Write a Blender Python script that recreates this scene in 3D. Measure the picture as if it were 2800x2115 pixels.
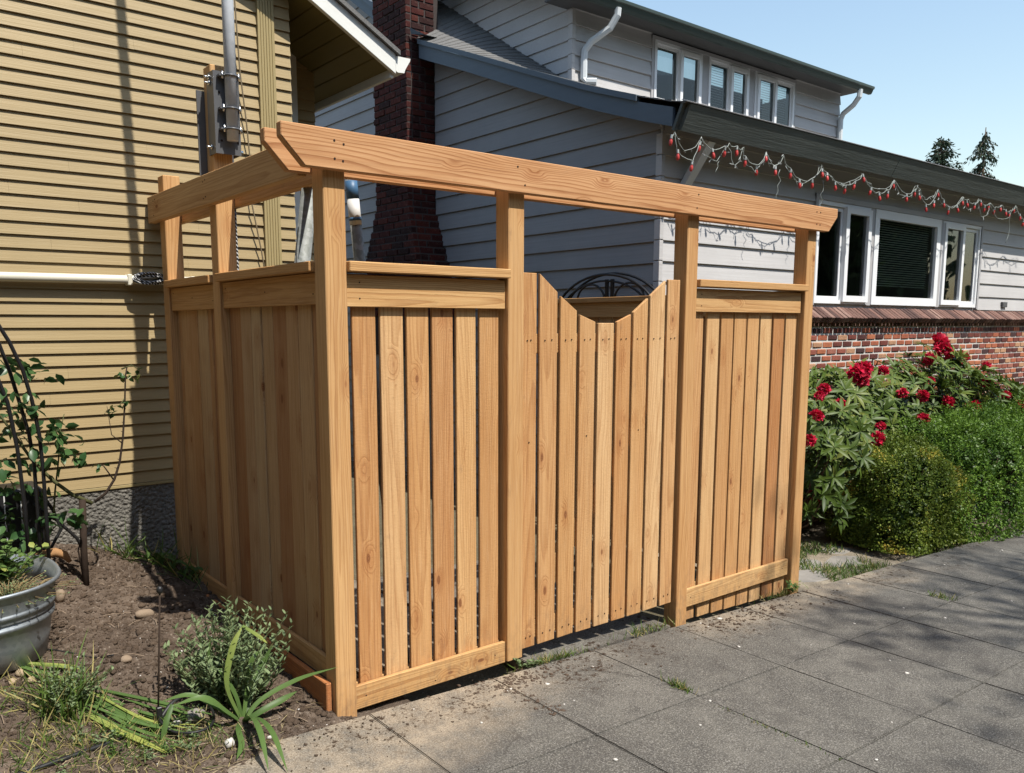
import bpy, bmesh, math, random
import numpy as np
from mathutils import Vector, Matrix

# ------------------------------------------------------------------ clear
for o in list(bpy.data.objects): bpy.data.objects.remove(o)
S = bpy.context.scene
COL = S.collection
R = math.radians
random.seed(11); RNG = np.random.default_rng(11)

# ------------------------------------------------------------------ camera
cam = bpy.data.cameras.new('camera'); cam_o = bpy.data.objects.new('camera', cam); COL.objects.link(cam_o)
PITCH, HEAD = math.atan2(312, 2268), R(51.8)
fw = Vector((math.cos(HEAD), math.sin(HEAD), 0)); rt = Vector((math.sin(HEAD), -math.cos(HEAD), 0))
F = fw*math.cos(PITCH) + Vector((0, 0, -math.sin(PITCH))); U = fw*math.sin(PITCH) + Vector((0, 0, math.cos(PITCH)))
m = Matrix((rt, U, -F)).transposed().to_4x4(); m.translation = Vector((-1.4284, -2.8195, 1.533))
cam_o.matrix_world = m
cam.sensor_fit = 'HORIZONTAL'; cam.sensor_width = 36; cam.lens = 29.16; cam.shift_x = .0171; cam.shift_y = .0505
cam.clip_start = .05; cam.clip_end = 900
S.camera = cam_o

# ------------------------------------------------------------------ sky, sun, exposure
SUN_K, SUN_T = .17, 1.66                      # shadow drift per metre of depth, drop per metre of depth
to_sun = Vector((SUN_K, -1, SUN_T)).normalized()
W = bpy.data.worlds.new('World'); S.world = W; W.use_nodes = True
nt = W.node_tree; sky = nt.nodes.new('ShaderNodeTexSky'); sky.sky_type = 'NISHITA'; sky.sun_disc = False
sky.sun_elevation = math.asin(to_sun.z); sky.sun_rotation = math.atan2(to_sun.x, to_sun.y)
sky.altitude = 0; sky.air_density = 1.55; sky.dust_density = .8; sky.ozone_density = 1.0
nt.links.new(sky.outputs[0], nt.nodes['Background'].inputs[0]); nt.nodes['Background'].inputs[1].default_value = .14
sun = bpy.data.lights.new('sun', 'SUN'); sun.energy = 5.0; sun.angle = R(.53); sun.color = (1, .95, .87)
sun_o = bpy.data.objects.new('sun', sun); COL.objects.link(sun_o)
sun_o.rotation_euler = (-to_sun).to_track_quat('-Z', 'Y').to_euler(); sun_o.location = (0, 0, 20)
S.view_settings.view_transform = 'Standard'; S.view_settings.look = 'None'
S.view_settings.exposure = .45; S.view_settings.gamma = 1.0; S.view_settings.use_curve_mapping = False
S.render.engine = 'CYCLES'; S.cycles.max_bounces = 6; S.cycles.diffuse_bounces = 3; S.cycles.glossy_bounces = 3; S.cycles.transparent_max_bounces = 8; S.cycles.transmission_bounces = 4

# ------------------------------------------------------------------ small helpers
def tag(o, label=None, cat=None, group=None, kind=None):
    if label: o['label'] = label
    if cat: o['category'] = cat
    if group: o['group'] = group
    if kind: o['kind'] = kind
    return o
def empty(name, loc=(0, 0, 0), label=None, cat=None, group=None, parent=None):
    o = bpy.data.objects.new(name, None); COL.objects.link(o); o.location = loc; o.empty_display_size = .1
    if parent: o.parent = parent; o.location = Vector(loc) - wpos(parent)
    return tag(o, label, cat, group)
def wpos(o):
    p = Vector((0, 0, 0))
    while o: p += o.location; o = o.parent
    return p
def link(name, me, mat, parent=None, loc=(0, 0, 0)):
    o = bpy.data.objects.new(name, me); COL.objects.link(o)
    if mat is not None and len(me.materials) == 0: me.materials.append(mat)
    loc = Vector(loc)
    if parent: o.parent = parent; loc = loc - wpos(parent)
    o.location = loc
    return o
def pyd(name, vs, fs, mat, parent=None, center=True, smooth=False):
    vs = [Vector(v) for v in vs]
    c = (Vector([min(v[i] for v in vs) for i in range(3)]) + Vector([max(v[i] for v in vs) for i in range(3)]))/2 if center else Vector()
    me = bpy.data.meshes.new(name); me.from_pydata([v - c for v in vs], [], fs); me.validate()
    b = bmesh.new(); b.from_mesh(me); bmesh.ops.recalc_face_normals(b, faces=b.faces); b.to_mesh(me); b.free()
    if smooth:
        for p in me.polygons: p.use_smooth = True
    return link(name, me, mat, parent, c)
def bev(me, w, seg=1):
    b = bmesh.new(); b.from_mesh(me)
    bmesh.ops.bevel(b, geom=b.edges[:], offset=w, segments=seg, affect='EDGES', clamp_overlap=True)
    b.to_mesh(me); b.free()
BOXF = [(0, 1, 3, 2), (4, 6, 7, 5), (0, 4, 5, 1), (2, 3, 7, 6), (0, 2, 6, 4), (1, 5, 7, 3)]
def box(name, x0, x1, y0, y1, z0, z1, mat, parent=None, bevel=.0025, jit=0):
    vs = [(x, y, z) for x in (x0, x1) for y in (y0, y1) for z in (z0, z1)]
    if jit: vs = [tuple(c + random.uniform(-jit, jit) for c in v) for v in vs]
    o = pyd(name, vs, BOXF, mat, parent)
    if bevel: bev(o.data, bevel)
    return o
def prism(name, poly, axis, a0, a1, mat, parent=None, bevel=0):
    """polygon in the two axes other than `axis`, extruded a0..a1 along it"""
    n = len(poly)
    def p(q, a):
        return (a, q[0], q[1]) if axis == 'x' else (q[0], a, q[1]) if axis == 'y' else (q[0], q[1], a)
    vs = [p(q, a0) for q in poly] + [p(q, a1) for q in poly]
    fs = [tuple(range(n)), tuple(range(2*n - 1, n - 1, -1))] + [(i, (i + 1) % n, n + (i + 1) % n, n + i) for i in range(n)]
    o = pyd(name, vs, fs, mat, parent)
    if bevel: bev(o.data, bevel)
    return o
def tube_geo(pts, r, sides=8, cap=True):
    pts = [Vector(p) for p in pts]; rs = r if isinstance(r, (list, tuple)) else [r]*len(pts)
    vs, fs = [], []
    prev = None
    for i, p in enumerate(pts):
        t = (pts[min(i + 1, len(pts) - 1)] - pts[max(i - 1, 0)])
        if t.length < 1e-9: t = Vector((0, 0, 1))
        t.normalize()
        if prev is None:
            a = Vector((0, 0, 1)) if abs(t.z) < .9 else Vector((1, 0, 0))
            n = t.cross(a).normalized()
        else:
            n = (prev - t*prev.dot(t)); n = n.normalized() if n.length > 1e-6 else t.orthogonal().normalized()
        prev = n; b = t.cross(n)
        for k in range(sides):
            a = 2*math.pi*k/sides; vs.append(p + (n*math.cos(a) + b*math.sin(a))*rs[i])
    for i in range(len(pts) - 1):
        for k in range(sides):
            fs.append((i*sides + k, i*sides + (k + 1) % sides, (i + 1)*sides + (k + 1) % sides, (i + 1)*sides + k))
    if cap: fs.append(tuple(range(sides))); fs.append(tuple((len(pts) - 1)*sides + k for k in range(sides)))
    return vs, fs
def tube(name, pts, r, mat, parent=None, sides=8):
    vs, fs = tube_geo(pts, r, sides); return pyd(name, vs, fs, mat, parent, smooth=True)
def multi(name, parts, mat, parent=None, smooth=False):
    vs, fs = [], []
    for v, f in parts:
        k = len(vs); vs += list(v); fs += [tuple(i + k for i in q) for q in f]
    return pyd(name, vs, fs, mat, parent, smooth=smooth)
def boxg(x0, x1, y0, y1, z0, z1): return [(x, y, z) for x in (x0, x1) for y in (y0, y1) for z in (z0, z1)], BOXF
def np_mesh(name, V, Q, mat, parent=None, tint=None, smooth=False, loc=(0, 0, 0)):
    """V (n,3), Q (m,k) uniform polygons"""
    me = bpy.data.meshes.new(name); V = np.asarray(V, np.float32) - np.asarray(loc, np.float32); Q = np.asarray(Q, np.int32); k = Q.shape[1]
    me.vertices.add(len(V)); me.vertices.foreach_set('co', V.ravel())
    me.loops.add(Q.size); me.loops.foreach_set('vertex_index', Q.ravel())
    me.polygons.add(len(Q)); me.polygons.foreach_set('loop_start', np.arange(0, Q.size, k, dtype=np.int32))
    me.polygons.foreach_set('loop_total', np.full(len(Q), k, np.int32))
    if smooth: me.polygons.foreach_set('use_smooth', np.ones(len(Q), bool))
    if tint is not None:
        a = me.attributes.new('tint', 'FLOAT', 'POINT'); a.data.foreach_set('value', np.asarray(tint, np.float32))
    me.update(); me.validate()
    return link(name, me, mat, parent, loc)
def unit(v): return v/np.maximum(np.linalg.norm(v, axis=-1, keepdims=True), 1e-9)
def leaves(P, A, Nn, L, Wd, kind='oval', droop=.12, fold=.25):
    """leaf polygons: base points P, axes A, face normals Nn, lengths L, widths Wd -> V, Q, leaf index per vertex"""
    n = len(P); A = unit(A); B = unit(np.cross(A, Nn)); Nn = unit(np.cross(B, A)); L = np.broadcast_to(L, (n,))[:, None]; Wd = np.broadcast_to(Wd, (n,))[:, None]
    if kind == 'diamond': prof = [(0, 0), (.5, .5), (1, 0), (.5, -.5)]; quads = [(0, 1, 2, 3)]
    elif kind == 'blade': prof = [(0, -.4), (0, .4), (.35, .5), (.35, -.5), (.7, .36), (.7, -.36), (1, .04), (1, -.04)]; quads = [(0, 1, 2, 3), (3, 2, 4, 5), (5, 4, 6, 7)]
    else:
        prof = [(0, 0), (.3, .42), (.3, 0), (.3, -.42), (.65, .42), (.65, 0), (.65, -.42), (1, 0)]
        quads = [(0, 1, 2, 2), (0, 2, 3, 3), (1, 4, 5, 2), (2, 5, 6, 3), (4, 7, 5, 5), (5, 7, 6, 6)]
    V = np.stack([P + A*L*t + B*Wd*s + Nn*(abs(s)*fold*Wd - droop*L*t*t) for t, s in prof], 1)
    k = len(prof); Q = (np.array(quads)[None] + (np.arange(n)*k)[:, None, None]).reshape(-1, 4)
    return V.reshape(-1, 3), Q, np.repeat(np.arange(n), k)
def leaf_obj(name, V, Q, mat, parent, tint=None, loc=(0, 0, 0)):
    # split degenerate quads into triangles
    tri = Q[:, 2] == Q[:, 3]
    if tri.any():
        T = np.concatenate([Q[tri][:, :3], Q[~tri][:, [0, 1, 2]], Q[~tri][:, [0, 2, 3]]]); return np_mesh(name, V, T, mat, parent, tint, True, loc)
    return np_mesh(name, V, Q, mat, parent, tint, False, loc)
_lat = RNG.random((64, 64, 64)).astype(np.float32)
def vnoise(x, y, z=0.):
    x = np.asarray(x, float); y = np.asarray(y, float); z = np.broadcast_to(np.asarray(z, float), x.shape)
    xi, yi, zi = np.floor(x).astype(int), np.floor(y).astype(int), np.floor(z).astype(int)
    fx, fy, fz = x - xi, y - yi, z - zi
    fx, fy, fz = [t*t*(3 - 2*t) for t in (fx, fy, fz)]
    g = lambda a, b, c: _lat[(xi + a) % 64, (yi + b) % 64, (zi + c) % 64]
    l = lambda a, b, t: a + (b - a)*t
    return l(l(l(g(0, 0, 0), g(1, 0, 0), fx), l(g(0, 1, 0), g(1, 1, 0), fx), fy), l(l(g(0, 0, 1), g(1, 0, 1), fx), l(g(0, 1, 1), g(1, 1, 1), fx), fy), fz)
def fbm(x, y, z=0., o=4):
    s = 0; a = .5
    for i in range(o): s = s + a*(vnoise(x*2**i + 7.3*i, y*2**i + 3.1*i, np.asarray(z)*2**i) - .5); a *= .5
    return s
def sstep(a, b, t): t = np.clip((t - a)/(b - a), 0, 1); return t*t*(3 - 2*t)

# ------------------------------------------------------------------ material helpers
class NT:
    def __init__(s, name):
        s.m = bpy.data.materials.new(name); s.m.use_nodes = True; s.t = s.m.node_tree; s.b = s.t.nodes['Principled BSDF']
    def n(s, t, **kw):
        d = s.t.nodes.new('ShaderNode' + t)
        for k, v in kw.items():
            if k.startswith('_'): setattr(d, k[1:], v)
            else: s.put(d.inputs[k.replace('__', ' ')], v)
        return d
    def put(s, i, v):
        if hasattr(v, 'is_output') or isinstance(v, bpy.types.NodeSocket): s.t.links.new(v, i)
        elif isinstance(v, bpy.types.Node): s.t.links.new(v.outputs[0], i)
        else:
            if isinstance(v, (tuple, list)) and len(v) == 3 and i.type == 'RGBA': v = (*v, 1)
            i.default_value = v
    def math(s, op, a, b=None, c=None, clamp=False):
        d = s.t.nodes.new('ShaderNodeMath'); d.operation = op; d.use_clamp = clamp
        for i, v in enumerate((a, b, c)):
            if v is not None: s.put(d.inputs[i], v)
        return d.outputs[0]
    def vec(s, op, a, b=None):
        d = s.t.nodes.new('ShaderNodeVectorMath'); d.operation = op; s.put(d.inputs[0], a)
        if b is not None: s.put(d.inputs[1], b)
        return d.outputs[1] if op in ('LENGTH', 'DOT_PRODUCT') else d.outputs[0]
    def mix(s, f, a, b, mode='MIX'):
        d = s.t.nodes.new('ShaderNodeMix'); d.data_type = 'RGBA'; d.blend_type = mode; s.put(d.inputs[0], f); s.put(d.inputs[6], a); s.put(d.inputs[7], b); return d.outputs[2]
    def ramp(s, f, stops, interp='LINEAR'):
        d = s.t.nodes.new('ShaderNodeValToRGB'); s.put(d.inputs[0], f); e = d.color_ramp.elements; d.color_ramp.interpolation = interp
        while len(e) > 1: e.remove(e[-1])
        for i, (p, c) in enumerate(stops):
            if not isinstance(c, (tuple, list)): c = (c, c, c)
            q = e[0] if i == 0 else e.new(p); q.position = p; q.color = (*c[:3], 1)
        return d.outputs[0]
    def noise(s, vec, scale, detail=3, rough=.55, dist=0, out=0):
        d = s.t.nodes.new('ShaderNodeTexNoise'); s.put(d.inputs['Vector'], vec); s.put(d.inputs['Scale'], scale)
        d.inputs['Detail'].default_value = detail; d.inputs['Roughness'].default_value = rough; d.inputs['Distortion'].default_value = dist
        return d.outputs[out]
    def vor(s, vec, scale, feature='F1', out='Distance', rnd=1):
        d = s.t.nodes.new('ShaderNodeTexVoronoi'); d.feature = feature; s.put(d.inputs['Vector'], vec); d.inputs['Scale'].default_value = scale; d.inputs['Randomness'].default_value = rnd
        return d.outputs[out]
    def scale(s, vec, xyz): return s.vec('MULTIPLY', vec, xyz)
    def obj(s): return s.n('TexCoord').outputs['Object']
    def pos(s): return s.n('NewGeometry').outputs['Position']
    def rand(s): return s.n('ObjectInfo').outputs['Random']
    def attr(s, nm): d = s.t.nodes.new('ShaderNodeAttribute'); d.attribute_name = nm; return d.outputs['Fac']
    def bump(s, h, strength=.3, dist=.005, prev=None):
        d = s.t.nodes.new('ShaderNodeBump'); s.put(d.inputs['Height'], h); d.inputs['Strength'].default_value = strength; d.inputs['Distance'].default_value = dist
        if prev is not None: s.put(d.inputs['Normal'], prev)
        return d.outputs[0]
    def out(s, col=None, rough=.7, metal=0, nrm=None, spec=.4, **kw):
        b = s.b
        if col is not None: s.put(b.inputs['Base Color'], col)
        s.put(b.inputs['Roughness'], rough); s.put(b.inputs['Metallic'], metal); b.inputs['Specular IOR Level'].default_value = spec
        if nrm is not None: s.put(b.inputs['Normal'], nrm)
        for k, v in kw.items(): s.put(b.inputs[k.replace('__', ' ')], v)
        return s.m

def wood(name, axis, tones, ring=170, contrast=.5, knots=.5, rough_sawn=.5, splash=True):
    """cedar: curved growth rings round a pith outside the board, knots, fibres; `axis` = grain direction"""
    N = NT(name); co = N.n('SeparateXYZ', Vector=N.obj()); r = N.rand()
    r2 = N.math('FRACT', N.math('MULTIPLY', r, 17.13)); r3 = N.math('FRACT', N.math('MULTIPLY', r, 71.7)); r4 = N.math('FRACT', N.math('MULTIPLY', r, 253.1))
    ax = {'x': (1, 2, 0), 'y': (0, 2, 1), 'z': (0, 1, 2)}[axis]
    u, v, w0 = [co.outputs[i] for i in ax]
    if axis == 'x': u, v = co.outputs[2], co.outputs[1]
    if axis == 'y': u, v = co.outputs[2], co.outputs[0]
    w = N.math('ADD', w0, N.math('MULTIPLY', r, 83.))
    P = N.n('CombineXYZ', X=u, Y=v, Z=w).outputs[0]
    # knots: sparse cells in the (u+v, w) plane
    kv = N.n('CombineXYZ', X=N.math('MULTIPLY', N.math('ADD', u, N.math('MULTIPLY', v, .7)), 11.), Y=N.math('MULTIPLY', w, 4.6), Z=N.math('MULTIPLY', r3, 40.)).outputs[0]
    kd = N.vor(kv, 1.0); kc = N.n('SeparateColor', Color=N.vor(kv, 1.0, out='Color')).outputs[0]
    sel = N.math('GREATER_THAN', kc, 1 - knots*.55)
    knot = N.math('MULTIPLY', N.ramp(kd, [(0, 1), (.075, 1), (.115, 0)]), sel)
    halo = N.math('MULTIPLY', N.ramp(kd, [(0, 1), (.16, .7), (.42, 0)], 'EASE'), sel)
    wn = N.noise(N.scale(P, (5, 5, .9)), 1, 2); wn2 = N.noise(N.scale(P, (22, 22, 2.2)), 1, 2)
    du = N.math('ADD', N.math('SUBTRACT', u, N.math('MULTIPLY', N.math('SUBTRACT', r2, .5), .17)), N.math('MULTIPLY', N.math('SUBTRACT', wn, .5), .085))
    dv = N.math('ADD', N.math('ADD', v, N.math('ADD', .05, N.math('MULTIPLY', r4, .09))), N.math('MULTIPLY', w0, N.math('MULTIPLY', N.math('SUBTRACT', r3, .5), .035)))
    rad = N.math('SQRT', N.math('ADD', N.math('MULTIPLY', du, du), N.math('MULTIPLY', dv, dv)))
    rad = N.math('ADD', rad, N.math('MULTIPLY', halo, .022))
    rr = N.math('ADD', N.math('MULTIPLY', rad, ring), N.math('MULTIPLY', wn2, 1.3))
    fr = N.math('FRACT', rr)
    late = N.ramp(fr, [(0, 0), (.5, .12), (.8, .75), (.92, 1), (1, 0)])
    fib = N.noise(N.scale(P, (420, 420, 7)), 1, 3, .65); fib2 = N.noise(N.scale(P, (90, 90, 2.5)), 1, 3)
    patch = N.noise(N.scale(P, (7, 7, 1.3)), 1, 3)
    base = N.ramp(r4, [(i/(len(tones) - 1 or 1), t) for i, t in enumerate(tones)])
    base = N.mix(N.math('MULTIPLY', N.ramp(patch, [(.35, 0), (.7, 1)]), .55), base, N.mix(1, base, (.82, .70, .58), 'MULTIPLY'))
    base = N.mix(N.math('MULTIPLY', late, contrast), base, N.mix(1, base, (.60, .46, .36), 'MULTIPLY'))
    base = N.mix(N.ramp(fib2, [(.3, .55), (.56, 0)]), base, N.mix(1, base, (.66, .56, .48), 'MULTIPLY'))
    base = N.mix(N.ramp(fib, [(.52, 0), (.78, .30)]), base, N.mix(.6, base, (.9, .72, .48)))
    base = N.mix(N.math('MULTIPLY', halo, .42), base, N.mix(1, base, (.62, .38, .24), 'MULTIPLY'))
    kcol = N.mix(N.ramp(N.math('FRACT', N.math('MULTIPLY', kd, 34.)), [(.3, 0), (.9, 1)]), (.27, .105, .040), (.11, .042, .018))
    base = N.mix(N.math('MULTIPLY', knot, .9), base, kcol)
    # weather marks: a few grey-brown smudges
    sm = N.noise(N.scale(P, (16, 16, 6)), 1, 4, .7)
    base = N.mix(N.ramp(sm, [(.64, 0), (.78, .4)]), base, (.20, .12, .07))
    sp = N.noise(N.scale(P, (260, 260, 30)), 1, 3, .7); base = N.mix(N.ramp(sp, [(.62, 0), (.72, .45*rough_sawn + .05)]), base, (.15, .075, .03))
    if splash:
        wz = N.n('SeparateXYZ', Vector=N.pos()).outputs[2]; sn = N.noise(N.scale(N.pos(), (38, 38, 16)), 1, 5, .7)
        spl = N.math('MULTIPLY', N.ramp(N.math('ADD', wz, .2), [(.12, 1), (.45, 0)]), N.ramp(sn, [(.46, 0), (.66, 1)])); base = N.mix(N.math('MULTIPLY', spl, .6), base, (.17, .115, .075))
    h = N.math('ADD', N.math('MULTIPLY', fib, .9), N.math('MULTIPLY', late, -.35))
    nrm = N.bump(h, .35*rough_sawn + .12, .0035)
    if rough_sawn > .6:
        saw = N.noise(N.scale(P, (60, 60, 160)), 1, 2); nrm = N.bump(saw, .35, .002, nrm)
    return N.out(base, .78, 0, nrm, .22)

HONEY = [(.600, .360, .160), (.520, .275, .110), (.680, .450, .225), (.575, .330, .140), (.470, .225, .088), (.650, .410, .190), (.555, .300, .122), (.700, .480, .255)]
PINK = [(.585, .330, .165), (.600, .345, .170), (.575, .320, .155)]
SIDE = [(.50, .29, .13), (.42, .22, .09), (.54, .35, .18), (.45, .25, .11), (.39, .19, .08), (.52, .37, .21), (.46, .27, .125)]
M = {}
M['post'] = wood('cedar_post', 'z', [(.580, .345, .150), (.610, .380, .175), (.560, .320, .135)], 150, .55, .5, .25)
M['board'] = wood('cedar_board', 'z', HONEY, 150, .50, .95, 1.0)
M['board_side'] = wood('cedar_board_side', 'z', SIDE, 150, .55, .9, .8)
M['beam_x'] = wood('fir_beam_x', 'x', PINK, 125, 1.0, .3, .15)
M['beam_y'] = wood('fir_beam_y', 'y', [(.54, .34, .16), (.56, .36, .17)], 120, .5, .6, .15)
M['rail_x'] = wood('cedar_rail_x', 'x', [(.59, .36, .155), (.63, .41, .19), (.56, .32, .135)], 150, .7, .55, .6)
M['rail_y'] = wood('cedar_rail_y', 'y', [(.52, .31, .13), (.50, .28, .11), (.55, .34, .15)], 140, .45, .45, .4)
M['red_board'] = wood('red_cedar_y', 'y', [(.46, .19, .07)], 140, .5, .3, .4)

def paint(name, col, vary=.12, streak=(2, 60, 60), rough=.55, wear=0, wearcol=(.3, .29, .28), bump=.25, peel=False):
    N = NT(name); p = N.pos(); r = N.rand()
    a = N.noise(N.scale(p, streak), 1, 4, .6); bgn = N.noise(p, 1.7, 4)
    c = N.mix(N.math('MULTIPLY', N.ramp(a, [(.3, 1), (.7, 0)]), vary), col, tuple(x*.55 for x in col))
    c = N.mix(N.math('MULTIPLY', N.ramp(bgn, [(.35, 1), (.65, 0)]), vary*1.6), c, tuple(x*.72 for x in col))
    c = N.mix(N.math('MULTIPLY', r, .10), c, tuple(min(1, x*1.18) for x in col))
    if wear:
        wn = N.noise(N.scale(p, tuple(s*.55 for s in streak)), 1, 6, .75)
        c = N.mix(N.math('MULTIPLY', N.ramp(wn, [(.60, 0), (.68, 1)]), wear), c, wearcol)
    fine = N.noise(N.scale(p, tuple(s*4 for s in streak)), 1, 3, .6)
    return N.out(c, rough, 0, N.bump(N.math('ADD', a, N.math('MULTIPLY', fine, .5)), bump, .003), .3)
M['yellow'] = paint('mustard_paint', (.345, .258, .128), .20, (1.2, 40, 55), .5, .35, (.28, .205, .10), .4)
M['yellow_trim'] = paint('mustard_trim_paint', (.345, .272, .130), .12, (40, 40, 1.5), .5)
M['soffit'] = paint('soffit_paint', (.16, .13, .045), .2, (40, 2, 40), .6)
M['white'] = paint('white_paint', (.74, .745, .70), .10, (8, 8, 8), .45, .25, (.5, .49, .45))
M['vinyl'] = paint('white_vinyl', (.76, .77, .78), .04, (3, 3, 3), .35, 0, bump=.05)
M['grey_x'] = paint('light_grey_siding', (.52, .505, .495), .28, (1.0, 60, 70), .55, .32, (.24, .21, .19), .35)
M['grey_y'] = paint('grey_side_siding', (.30, .295, .295), .3, (60, 1.0, 70), .55, .4, (.17, .17, .17), .35)  # same paint as the front, with the side wall's shade put into the colour
M['grey_trim'] = paint('grey_trim', (.42, .41, .41), .15, (5, 5, 30), .5, .2)
M['rake'] = paint('slate_blue_paint', (.105, .135, .165), .2, (30, 1.5, 30), .5, .15, (.05, .06, .07))
M['fascia'] = paint('charcoal_green_paint', (.098, .112, .104), .4, (1.5, 40, 30), .6, .35, (.17, .185, .17), 1.0)
M['dark_soffit'] = paint('eave_soffit_paint', (.10, .10, .10), .2, (2, 20, 20), .6)
M['gutter'] = paint('dark_green_gutter', (.055, .075, .068), .12, (2, 20, 20), .35, 0, bump=.03)
M['downspout'] = paint('pale_downspout', (.62, .65, .66), .12, (20, 20, 2), .4, .1)
M['conduit'] = paint('cream_conduit', (.68, .64, .52), .2, (1.5, 40, 40), .4, .25, (.40, .36, .28), .1)
M['inner'] = NT('dark_interior').out((.035, .035, .035), .9)
M['blind'] = NT('blind_slat').out((.60, .66, .50), .6)
M['blind_blue'] = NT('pale_blind_slat').out((.62, .64, .66), .6)
def simple(name, col, rough=.6, metal=0, spec=.4, **kw): N = NT(name); return N.out(col, rough, metal, None, spec, **kw)
M['black_metal'] = simple('black_iron', (.012, .012, .013), .38)
M['black_plastic'] = simple('black_plastic', (.015, .015, .016), .42)
M['rubber'] = simple('black_hose', (.014, .014, .014), .5)
M['cable'] = simple('tan_cable', (.17, .13, .075), .6)
M['bulb'] = simple('red_bulb', (.50, .055, .05), .38)
M['socket'] = simple('pale_socket', (.42, .45, .44), .5)
M['wire'] = simple('pale_green_wire', (.27, .30, .28), .6)
M['hole'] = simple('screw_hole', (.02, .01, .006), .9)
M['plate'] = simple('black_powdercoat', (.105, .107, .112), .35, .1, .5)
M['bright'] = simple('bright_zinc', (.72, .72, .70), .25, 1)
M['paper'] = simple('paper_label', (.62, .62, .60), .6)
M['blue'] = simple('blue_plastic', (.05, .12, .22), .45)
def glass():
    N = NT('window_glass'); t = N.t; t.nodes.remove(N.b)
    tr = N.n('BsdfTransparent', Color=(.72, .76, .74)); gl = N.n('BsdfGlossy', Color=(1, 1, 1), Roughness=.015)
    wv = N.noise(N.pos(), 1.3, 1); bp = N.bump(wv, .06, .12); N.put(gl.inputs['Normal'], bp)
    fr = N.n('Fresnel', IOR=1.5); mx = N.n('MixShader'); N.put(mx.inputs[0], fr); N.put(mx.inputs[1], tr); N.put(mx.inputs[2], gl)
    t.links.new(mx.outputs[0], t.nodes['Material Output'].inputs[0]); return N.m
M['glass'] = glass()
def galv(name, col=(.50, .53, .55), rough=.42):
    N = NT(name); p = N.obj(); a = N.vor(p, 60, out='Color'); g = N.n('SeparateColor', Color=a).outputs[0]; n2 = N.noise(p, 7, 5, .65)
    c = N.mix(N.ramp(n2, [(.35, 0), (.7, .6)]), col, tuple(x*.55 for x in col)); c = N.mix(N.math('MULTIPLY', g, .18), c, (.75, .78, .8))
    return N.out(c, N.math('ADD', rough - .1, N.math('MULTIPLY', n2, .3)), .85, N.bump(n2, .08, .01), .5)
M['galv'] = galv('galvanised_steel', (.50, .53, .56), .5); M['galv'].node_tree.nodes['Principled BSDF'].inputs['Metallic'].default_value = .0
M['dull'] = galv('dull_galvanised', (.20, .215, .20), .6); M['dull'].node_tree.nodes['Principled BSDF'].inputs['Metallic'].default_value = .3
M['tub'] = galv('galvanised_tub', (.36, .40, .43), .48)
def brick(name, tones):
    N = NT(name); r = N.rand(); p = N.obj(); n1 = N.noise(p, 45, 5, .7); n2 = N.noise(N.vec('ADD', p, N.n('CombineXYZ', X=N.math('MULTIPLY', r, 50)).outputs[0]), 12, 3)
    c = N.ramp(r, [(i/len(tones), t) for i, t in enumerate(tones)], 'CONSTANT')
    c = N.mix(N.ramp(n2, [(.4, 0), (.75, .55)]), c, N.mix(1, c, (.45, .42, .45), 'MULTIPLY')); c = N.mix(N.ramp(n1, [(.55, 0), (.8, .4)]), c, tuple([.30, .22, .18]))
    return N.out(c, .88, 0, N.bump(n1, .7, .006), .2)
M['brick'] = brick('red_brick', [(.190, .054, .038), (.105, .034, .028), (.330, .105, .058), (.062, .032, .032), (.400, .140, .070), (.150, .046, .034), (.270, .085, .058), (.078, .030, .027), (.430, .240, .140), (.320, .125, .088), (.165, .048, .036), (.360, .112, .060)])
def brick_t(name):
    N = NT(name); t = N.attr('tint'); p = N.pos(); n1 = N.noise(p, 45, 5, .7)
    c = N.ramp(t, [(i/12, q) for i, q in enumerate(BT)], 'CONSTANT'); c = N.mix(N.ramp(n1, [(.5, 0), (.8, .5)]), c, N.mix(1, c, (.5, .45, .45), 'MULTIPLY'))
    return N.out(c, .88, 0, N.bump(n1, .7, .006), .2)
BT = [(.190, .054, .038), (.105, .034, .028), (.330, .105, .058), (.062, .032, .032), (.400, .140, .070), (.150, .046, .034), (.270, .085, .058), (.078, .030, .027), (.430, .240, .140), (.320, .125, .088), (.165, .048, .036), (.360, .112, .060)]
M['brick_far'] = brick_t('red_brick_far')
M['sill_brick'] = brick('sill_brick', [(.15, .085, .068), (.085, .050, .044), (.24, .150, .122), (.11, .062, .052), (.18, .100, .080)])
M['chimney_brick'] = brick('dark_chimney_brick', [(.062, .014, .011), (.042, .012, .010), (.085, .020, .014), (.030, .011, .010), (.055, .013, .011), (.075, .018, .012)])
def mortar(name, col):
    N = NT(name); n = N.noise(N.pos(), 60, 4, .7); return N.out(N.mix(n, tuple(x*.65 for x in col), col), .95, 0, N.bump(n, .6, .004), .1)
M['mortar'] = mortar('mortar', (.66, .63, .58)); M['mortar_dark'] = mortar('sooty_mortar', (.075, .062, .058))  # chimney mortar is much darker than the wall mortar
def stucco():
    N = NT('rough_foundation'); p = N.pos(); n = N.noise(p, 38, 5, .7); v = N.vor(p, 55); b = N.noise(p, 3, 4)
    c = N.mix(b, (.155, .145, .125), (.26, .245, .215)); c = N.mix(N.ramp(n, [(.3, .7), (.6, 0)]), c, (.10, .095, .085))
    return N.out(c, .95, 0, N.bump(N.math('ADD', n, N.math('MULTIPLY', v, -.8)), 1.0, .02), .1)
M['stucco'] = stucco()
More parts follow.
